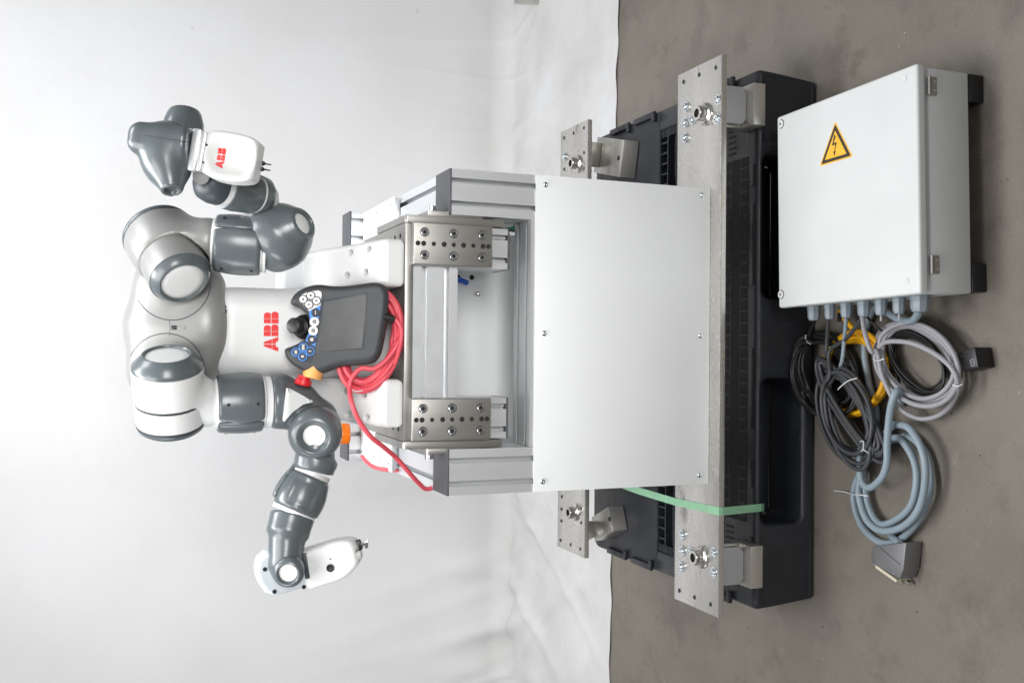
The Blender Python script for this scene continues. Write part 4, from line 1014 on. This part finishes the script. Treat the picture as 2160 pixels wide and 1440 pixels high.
# ------------------------------------------------------------------ control enclosure lying on its back
ZL = .158
def enclosure():
    c = np.array([.276, -.270, 0]); yaw = math.radians(1.4)
    t = thing('control_enclosure', (c[0], c[1], 0), 'light grey control cabinet lying on the floor with a warning triangle on its lid', 'cabinet')
    ax = np.array([math.cos(yaw), math.sin(yaw), 0]); ay = np.array([-math.sin(yaw), math.cos(yaw), 0]); A = (ax, ay, Zv)
    W = lambda x, y, z: c+ax*x+ay*y+Zv*z
    hx, hy = .206, .2025
    obox('cabinet_body', W(0, 0, .083), A, (hx-.004, hy-.002, .048), BOXW, t, .004)
    obox('gasket_gap', W(0, 0, .1345), A, (hx-.012, hy-.010, .0035), HOLE, t, 0)
    obox('body_rim', W(0, 0, .1305), A, (hx-.0055, hy-.0065, .0012), BOXW, t, .0008)
    lid = obox('lid', W(0, 0, .148), A, (hx, hy, .010), BOXW, t, .0055, 4)
    for x, y in ((.145, -hy+.022), (-.165, -hy+.022), (.145, hy-.022), (-.165, hy-.022)):
        obox('foot', W(x+(.030 if x > 0 else -.008), y, .0173), A, (.026, .022, .0172), BLACK, t, .003)
    for x, y in ((1648, 262), (1648, 621)):
        p = PZ(x, y, ZL); q = np.array([p[0], p[1], ZL])
        lathe('lock_ring', [(0, 0), (0, .0098), (.0006, .0098), (.0006, 0)], q+Zv*.0001, Zv, CADG, lid, 26)
        lathe('lid_lock', [(0, 0), (0, .0086), (.0022, .0086), (.0030, .0074), (.0030, .003), (.0008, .003), (.0008, 0)], q+Zv*.0001, Zv, BOXW, lid, 26)
        lathe('lock_slot', [(.001, 0), (.001, .0028), (.0013, .0028), (.0013, 0)], q, Zv, HOLE, lid, 12)
    for x, y in ((1907, 166), (1912, 592)):
        q = PZ(x, y, ZL); q[2] = ZL+.0001; lathe('plug_rim', [(0, 0), (0, .0074), (.0003, .0074), (.0003, 0)], q, Zv, LIGHTG, lid, 26); lathe('lid_plug', [(0, 0), (0, .0066), (.0009, .0064), (.0012, 0)], q, Zv, BOXW, lid, 26)
    for px, py in ((1950, 186), (1946, 561)):
        x = (PZ(px, py, .128)-c)@ax
        obox('hinge', W(x, -hy-.0010, .1215), A, (.0165, .0022, .0065), STEEL, t, .0008)
        lathe('hinge_pin', [(-.0165, 0), (-.0165, .0032), (.0165, .0032), (.0165, 0)], W(x, -hy-.0022, .1325), ax, STEEL, t, 12)
        for k in (-.008, .008): place('hinge_screw', SOCKET_ME, ZINC, W(x+k, -hy-.0033, .120), -ay, t, .30)
    # warning sign
    tri = [(1762, 256.5), (1799, 330.5), (1729.5, 351)]
    T = np.array([PZ(x, y, ZL) for x, y in tri]); cen = T.mean(0)
    def rounded(k, r=.06):
        out = []
        for i in range(3):
            a, b, d = T[i], T[i-1], T[(i+1) % 3]
            for w_ in np.linspace(0, 1, 5):
                q = a+(b-a)*r*(1-w_)**2+(d-a)*r*w_**2; out.append(cen+(q-cen)*k)
        return out
    lift = lambda ps, z: [np.array([q[0], q[1], ZL+z]) for q in ps]
    sg = prism('warning_sign', lift(rounded(1), .0001), Zv*.0004, SIGNY, lid)
    prism('sign_border', lift(rounded(.90, .05), .00055), Zv*.0002, SIGNK, sg)
    prism('sign_field', lift(rounded(.66, .03), .0008), Zv*.0002, SIGNY, sg)
    fw = [(1760.5, 285), (1764, 287), (1759.5, 302.5), (1766.5, 300), (1761.8, 319), (1764.2, 318), (1761, 330), (1758.8, 320.5), (1760.6, 319.8), (1763, 305), (1756, 308)]
    prism('lightning_bolt', lift([PZ(x, y, ZL) for x, y in fw], .0011), Zv*.0002, SIGNK, sg)
    # cable glands along the left side
    for i, (x, y, r) in enumerate(((1717, 648, .0135), (1750, 645, .0105), (1785, 641, .0115), (1822, 636, .0125), (1858, 634, .0115), (1896, 632, .0115), (1940, 628, .0165))):
        z0 = .098; p = PZ(x, y, z0); s = (p-c)@ay; o = W(-hx+.004, s, z0)
        g = lathe('cable_gland', [(0, 0), (0, r*1.05), (.009, r*1.05), (.0092, r*.97), (.0105, r*.97), (.0107, r*1.0), (.024, r*.98), (.031, r*.78), (.032, r*.55), (.032, 0)], o, -ax, GLAND, t, 8, 25)
        lathe('gland_washer', [(.0, 0), (.0, r*1.2), (.002, r*1.2), (.002, 0)], o, -ax, GLAND, t, 22)
        if i in (4, 5): lathe('blank_pin', [(.031, 0), (.031, .0022), (.043, .0022), (.043, 0)], o, -ax, CALG, t, 8)
enclosure()

# ------------------------------------------------------------------ cables on the floor
def coil_px(cx_, cy_, a, b, rot, n, r, z0, z1, seed, ph=0, jit=.06, per=16, sgn=1):
    """loops of a hank: ellipse in photograph pixels laid on the floor"""
    rs = np.random.RandomState(seed); out = []; cr, sr = math.cos(math.radians(rot)), math.sin(math.radians(rot))
    for k in range(n):
        ja, jb = a*(1+rs.uniform(-jit, jit)), b*(1+rs.uniform(-jit*1.6, jit*1.6)); ox, oy = rs.uniform(-a*jit, a*jit), rs.uniform(-b*jit, b*jit)
        dz = rs.uniform(0, .004)
        for i in range(per):
            th = math.radians(ph)+sgn*2*math.pi*i/per; u, v = ja*math.cos(th)+ox, jb*math.sin(th)+oy
            z = z0+(z1-z0)*(k+i/per)/max(1, n)+dz*(1+math.sin(2*th+k))*.5
            q = PZ(cx_+u*cr-v*sr, cy_+u*sr+v*cr, max(r, z))
            if q[1] > -.012: q = P(cx_+u*cr-v*sr, cy_+u*sr+v*cr, -.012-.003*(k % 3))     # leans on the pallet
            out.append(q)
    return out
z5 = lambda a, b: (1640+a/4, 600+b/4)
def F5(a, b, z): return PZ(*z5(a, b), z)
def ties(parent, ps):
    for pts in ps: tube('cable_tie', pts, .0013, TIE, parent, seg=6)

def cables():
    # yellow ring, lowest
    path = coil_px(1803, 790, 66, 82, 8, 6, .006, .0065, .030, 11, jit=.06)
    path += [F5(600, 330, .03), F5(520, 215, .05)]
    o = tube('yellow_cable', path, .0058, YEL, seg=10); tag(o, 'yellow cable coiled in a ring under the grey cables', 'cable')
    # thick blue-grey cable with the cast connector
    r = .0073
    path = [F5(1195, 205, .095), F5(1190, 255, .085), F5(1120, 305, .055), F5(1000, 280, .04), F5(860, 200, .030), F5(780, 260, .018), F5(740, 420, .012), F5(735, 600, .012), F5(775, 850, .0125), F5(830, 1010, .012), F5(830, 1200, .0115), F5(800, 1400, .0115)]
    m6 = lambda a, b, z: PZ(1640+a/3.6, 860+b/3.6, z)
    path += [m6(600, 560, .010), m6(585, 720, .010), m6(640, 900, .010), m6(760, 1010, .011), m6(900, 1010, .014), m6(1040, 900, .020), m6(1140, 700, .020), m6(1155, 520, .018), m6(1110, 330, .018), m6(1000, 220, .018), m6(880, 240, .014), m6(740, 260, .012), m6(660, 400, .016), m6(660, 560, .02), m6(690, 740, .022), m6(780, 880, .024), m6(900, 850, .028), m6(1010, 740, .030), m6(1060, 560, .030), m6(1040, 400, .030), m6(940, 250, .030), m6(860, 235, .026), m6(700, 330, .024), m6(640, 500, .028), m6(620, 660, .032), m6(680, 850, .034), m6(800, 935, .036), m6(960, 900, .038), m6(1075, 760, .042), m6(1120, 520, .046), m6(1095, 320, .048), m6(1010, 160, .046), m6(930, 125, .044), m6(860, 150, .040), m6(760, 300, .034), m6(650, 440, .036), m6(630, 540, .042), m6(690, 640, .048), m6(800, 695, .052), m6(920, 690, .056), m6(1030, 620, .058)]
    o = thing('connector_cable', m6(900, 600, 0), 'thick blue-grey cable coiled on the floor ending in a cast grey connector', 'cable')
    tube('cable', path[:-4], r, CABG, o, seg=12)
    # riser strand crossing over the hanks
    tube('cable', [F5(1040, 1010, .008), F5(1045, 920, .045), F5(1005, 900, .066), F5(965, 1000, .070), F5(940, 1150, .066), F5(925, 1350, .062), m6(830, 420, .060), m6(790, 530, .058), m6(700, 605, .056), m6(640, 560, .052), m6(625, 430, .046), m6(640, 300, .03)], r, CABG, o, seg=12)
    tube('cable', [m6(840, 940, .012), m6(880, 985, .02), m6(930, 1030, .03)], r, CABG, o, seg=12)
    # connector hood
    zt = .044
    top = [m6(715, 1050, zt), m6(975, 1020, zt), m6(955, 1225, zt), m6(925, 1300, zt), m6(735, 1190, zt), m6(705, 1150, zt)]
    hd = prism('connector_hood', [np.array([q[0], q[1], .002]) for q in top], Zv*(zt-.002), HOOD, o, bevel=.003)
    a, b = m6(748, 1192, .040), m6(905, 1303, .040)
    prism('connector_seal', [a, b, b-Zv*.036, a-Zv*.036], nrm(np.cross(b-a, Zv))*.006, CREAM, hd)
    for q in (m6(728, 1180, .038), m6(930, 1308, .026), m6(985, 1312, .012)):
        lathe('coding_pin', [(0, 0), (0, .004), (.010, .004), (.010, 0)], q, nrm(b-a), SHINY, hd, 12)
    for q in (m6(748, 1165, zt), m6(878, 1250, zt)): place('hood_screw', SOCKET_ME, HOLE, (q[0], q[1], zt+.0004), Zv, hd, .5)
    ln = [m6(780, 1062, zt+.0003), m6(935, 1190, zt+.0003)]; tube('hood_joint', ln, .0007, DARKER, hd, seg=5)
    tube('cable_tie', [m6(690, 668, .046), m6(630, 660, .046), m6(570, 655, .03), m6(500, 635, .012), m6(430, 628, .004)], .0013, TIE, o, seg=6)
    # thin black coil lying inside the grey one
    path = [F5(720, 230, .075), F5(780, 300, .06), F5(870, 385, .045)]+coil_px(1937, 766, 72, 42, 50, 6, .003, .006, .03, 21, ph=180, jit=.09)
    path += [F5(1060, 940, .012), F5(1130, 945, .008)]
    o = tube('thin_black_cable', path, .0026, CABK, seg=8); tag(o, 'thin black cable coiled inside the light grey cable loops', 'cable')
    lathe('metal_tip', [(0, 0), (0, .004), (.012, .004), (.014, .0025), (.022, .0025), (.022, 0)], F5(1065, 938, .010), nrm(F5(1140, 950, .008)-F5(1065, 938, .010)), SHINY, o, 12)
    # black plug lying beside
    pc = PZ(2057, 757, .028); pa = nrm((.22, -.97, 0)); pb = np.cross(Zv, pa)
    pl = thing('black_plug', (pc[0], pc[1], 0), 'black square connector plug lying on the floor near the cabinet foot', 'plug')
    obox('plug_body', pc+[0, 0, -.0065], (pa, pb, Zv), (.016, .019, .0205), BLACK, pl, .003)
    obox('plug_collar', pc-pa*.024+[0, 0, -.009], (pa, pb, Zv), (.0085, .016, .0180), BLACK, pl, .002)
    obox('latch', pc-pa*.020+pb*.008+[0, 0, .0105], (pa, pb, Zv), (.004, .003, .003), BLACK, pl, .001)
    mk = pc+[0, 0, .0142]-pa*.004
    for u0, v0, hu, hv in ((.006, -.008, .0007, .006), (.014, -.008, .0007, .006), (.010, -.0135, .0045, .0007), (.010, -.0025, .0045, .0007), (.010, -.008, .0022, .0006)): obox('plug_mark', mk+pa*u0+pb*v0, (pa, pb, Zv), (hu, hv, .0003), CALG, pl, 0)
    tube('cable', [pc-pa*.034-Zv*.006, pc-pa*.046-Zv*.010, pc-pa*.060+pb*.006-Zv*.018, F5(1530, 790, .006)], .0035, CABK, pl, seg=8)
    # black bundle beside the pallet
    path = [F5(318, 265, .085), F5(310, 320, .065), F5(270, 410, .045)]+coil_px(1741, 790, 88, 54, 62, 9, .0045, .006, .044, 31, ph=190, jit=.14)
    o = tube('black_cable', path, .0043, CABK, seg=9); tag(o, 'black cable hank leaning against the pallet side', 'cable')
    ties(o, [[F5(240, 425, .05), F5(238, 455, .048), F5(255, 485, .046), F5(282, 502, .044)], [F5(325, 740, .05), F5(370, 770, .05), F5(415, 775, .048)]])
    # dark grey long hank
    path = [F5(437, 240, .085), F5(430, 330, .075), F5(415, 470, .058), F5(408, 590, .052)]
    path += coil_px(1793, 858, 118, 25, 57, 14, .0045, .016, .056, 41, ph=200, jit=.13)
    path += coil_px(1786, 878, 94, 42, 74, 10, .0045, .028, .062, 43, ph=190, jit=.14)
    path += [F5(440, 570, .058), F5(560, 470, .062), F5(660, 355, .075), F5(700, 300, .085)]
    o = tube('dark_grey_cable', path, .0046, CADG, seg=9); tag(o, 'dark grey cable tied into a long flat hank below the glands', 'cable')
    ties(o, [[F5(510, 885, .066), F5(545, 850, .070), F5(600, 810, .070), F5(672, 790, .064)], [F5(700, 1325, .066), F5(725, 1320, .068), F5(722, 1390, .068), F5(700, 1405, .066)], [F5(722, 1390, .068), F5(770, 1420, .064)]])
    # light blue-grey single lead hanging from the third gland
    path = [F5(580, 225, .092), F5(578, 300, .082), F5(565, 450, .064), F5(548, 620, .058), F5(530, 700, .05), F5(520, 800, .04)]
    o = tube('slim_grey_lead', path, .0040, CABG, seg=9); tag(o, 'slim blue-grey lead running from a gland onto the dark hank', 'cable')
    # light grey coil
    path = [F5(720, 225, .092), F5(722, 300, .082), F5(745, 440, .066), F5(800, 570, .058)]
    path += coil_px(1936, 766, 93, 72, 42, 5, .0045, .020, .052, 51, ph=175, jit=.09)
    path += [F5(850, 600, .060), F5(870, 740, .060), F5(930, 890, .058), F5(1030, 1040, .050), F5(1200, 1125, .030), F5(1360, 1100, .022), F5(1470, 1000, .03), F5(1520, 850, .05), F5(1470, 700, .06), F5(1330, 580, .064), F5(1130, 500, .066), F5(930, 480, .066), F5(850, 520, .064)]
    o = tube('light_grey_cable', path, .0049, CALG, seg=10); tag(o, 'light grey cable coiled loosely around the thin black cable', 'cable')
    ties(o, [[F5(808, 625, .066), F5(840, 645, .070), F5(900, 625, .066)], [F5(1478, 845, .062), F5(1520, 858, .064), F5(1560, 840, .058)]])
    # small black cable tags under the glands
    for k, (a, b) in enumerate(((525, 275), (690, 300))):
        p = F5(a, b, .07); q = obox('cable_marker', p, (nrm((1, .2, -.3)), nrm((0, 1, 0)), nrm((.3, 0, 1))), (.010, .006, .0012), BLACK, None, .0005)
        tag(q, ('black cable marker tag hanging under the gland above the yellow coil', 'black cable marker tag at the crossing of the grey leads')[k], 'cable tag')
cables()

# metal strip lying on the cloth
p0, p1 = PZ(1083, 9, .016), PZ(1133, 10.5, .016)
t = thing('metal_strip', (p1[0]+.03, (p0[1]+p1[1])/2, .010), 'short grey metal strip lying on the backdrop cloth', 'metal strip')
dv = nrm((p0-p1)*[1, 1, 0]); sv = np.array([dv[1], -dv[0], 0]); obox('strip', (p0+p1)/2+sv*.03-Zv*.0025, (dv, sv, Zv), (np.linalg.norm(p0-p1)/2, .03, .0025), STEELX, t, .001)
for q in (p1+dv*.02, p0-dv*.02): place('strip_screw', BUTTON_ME, ZINC, q+sv*.009+Zv*.0002, Zv, t, .7)
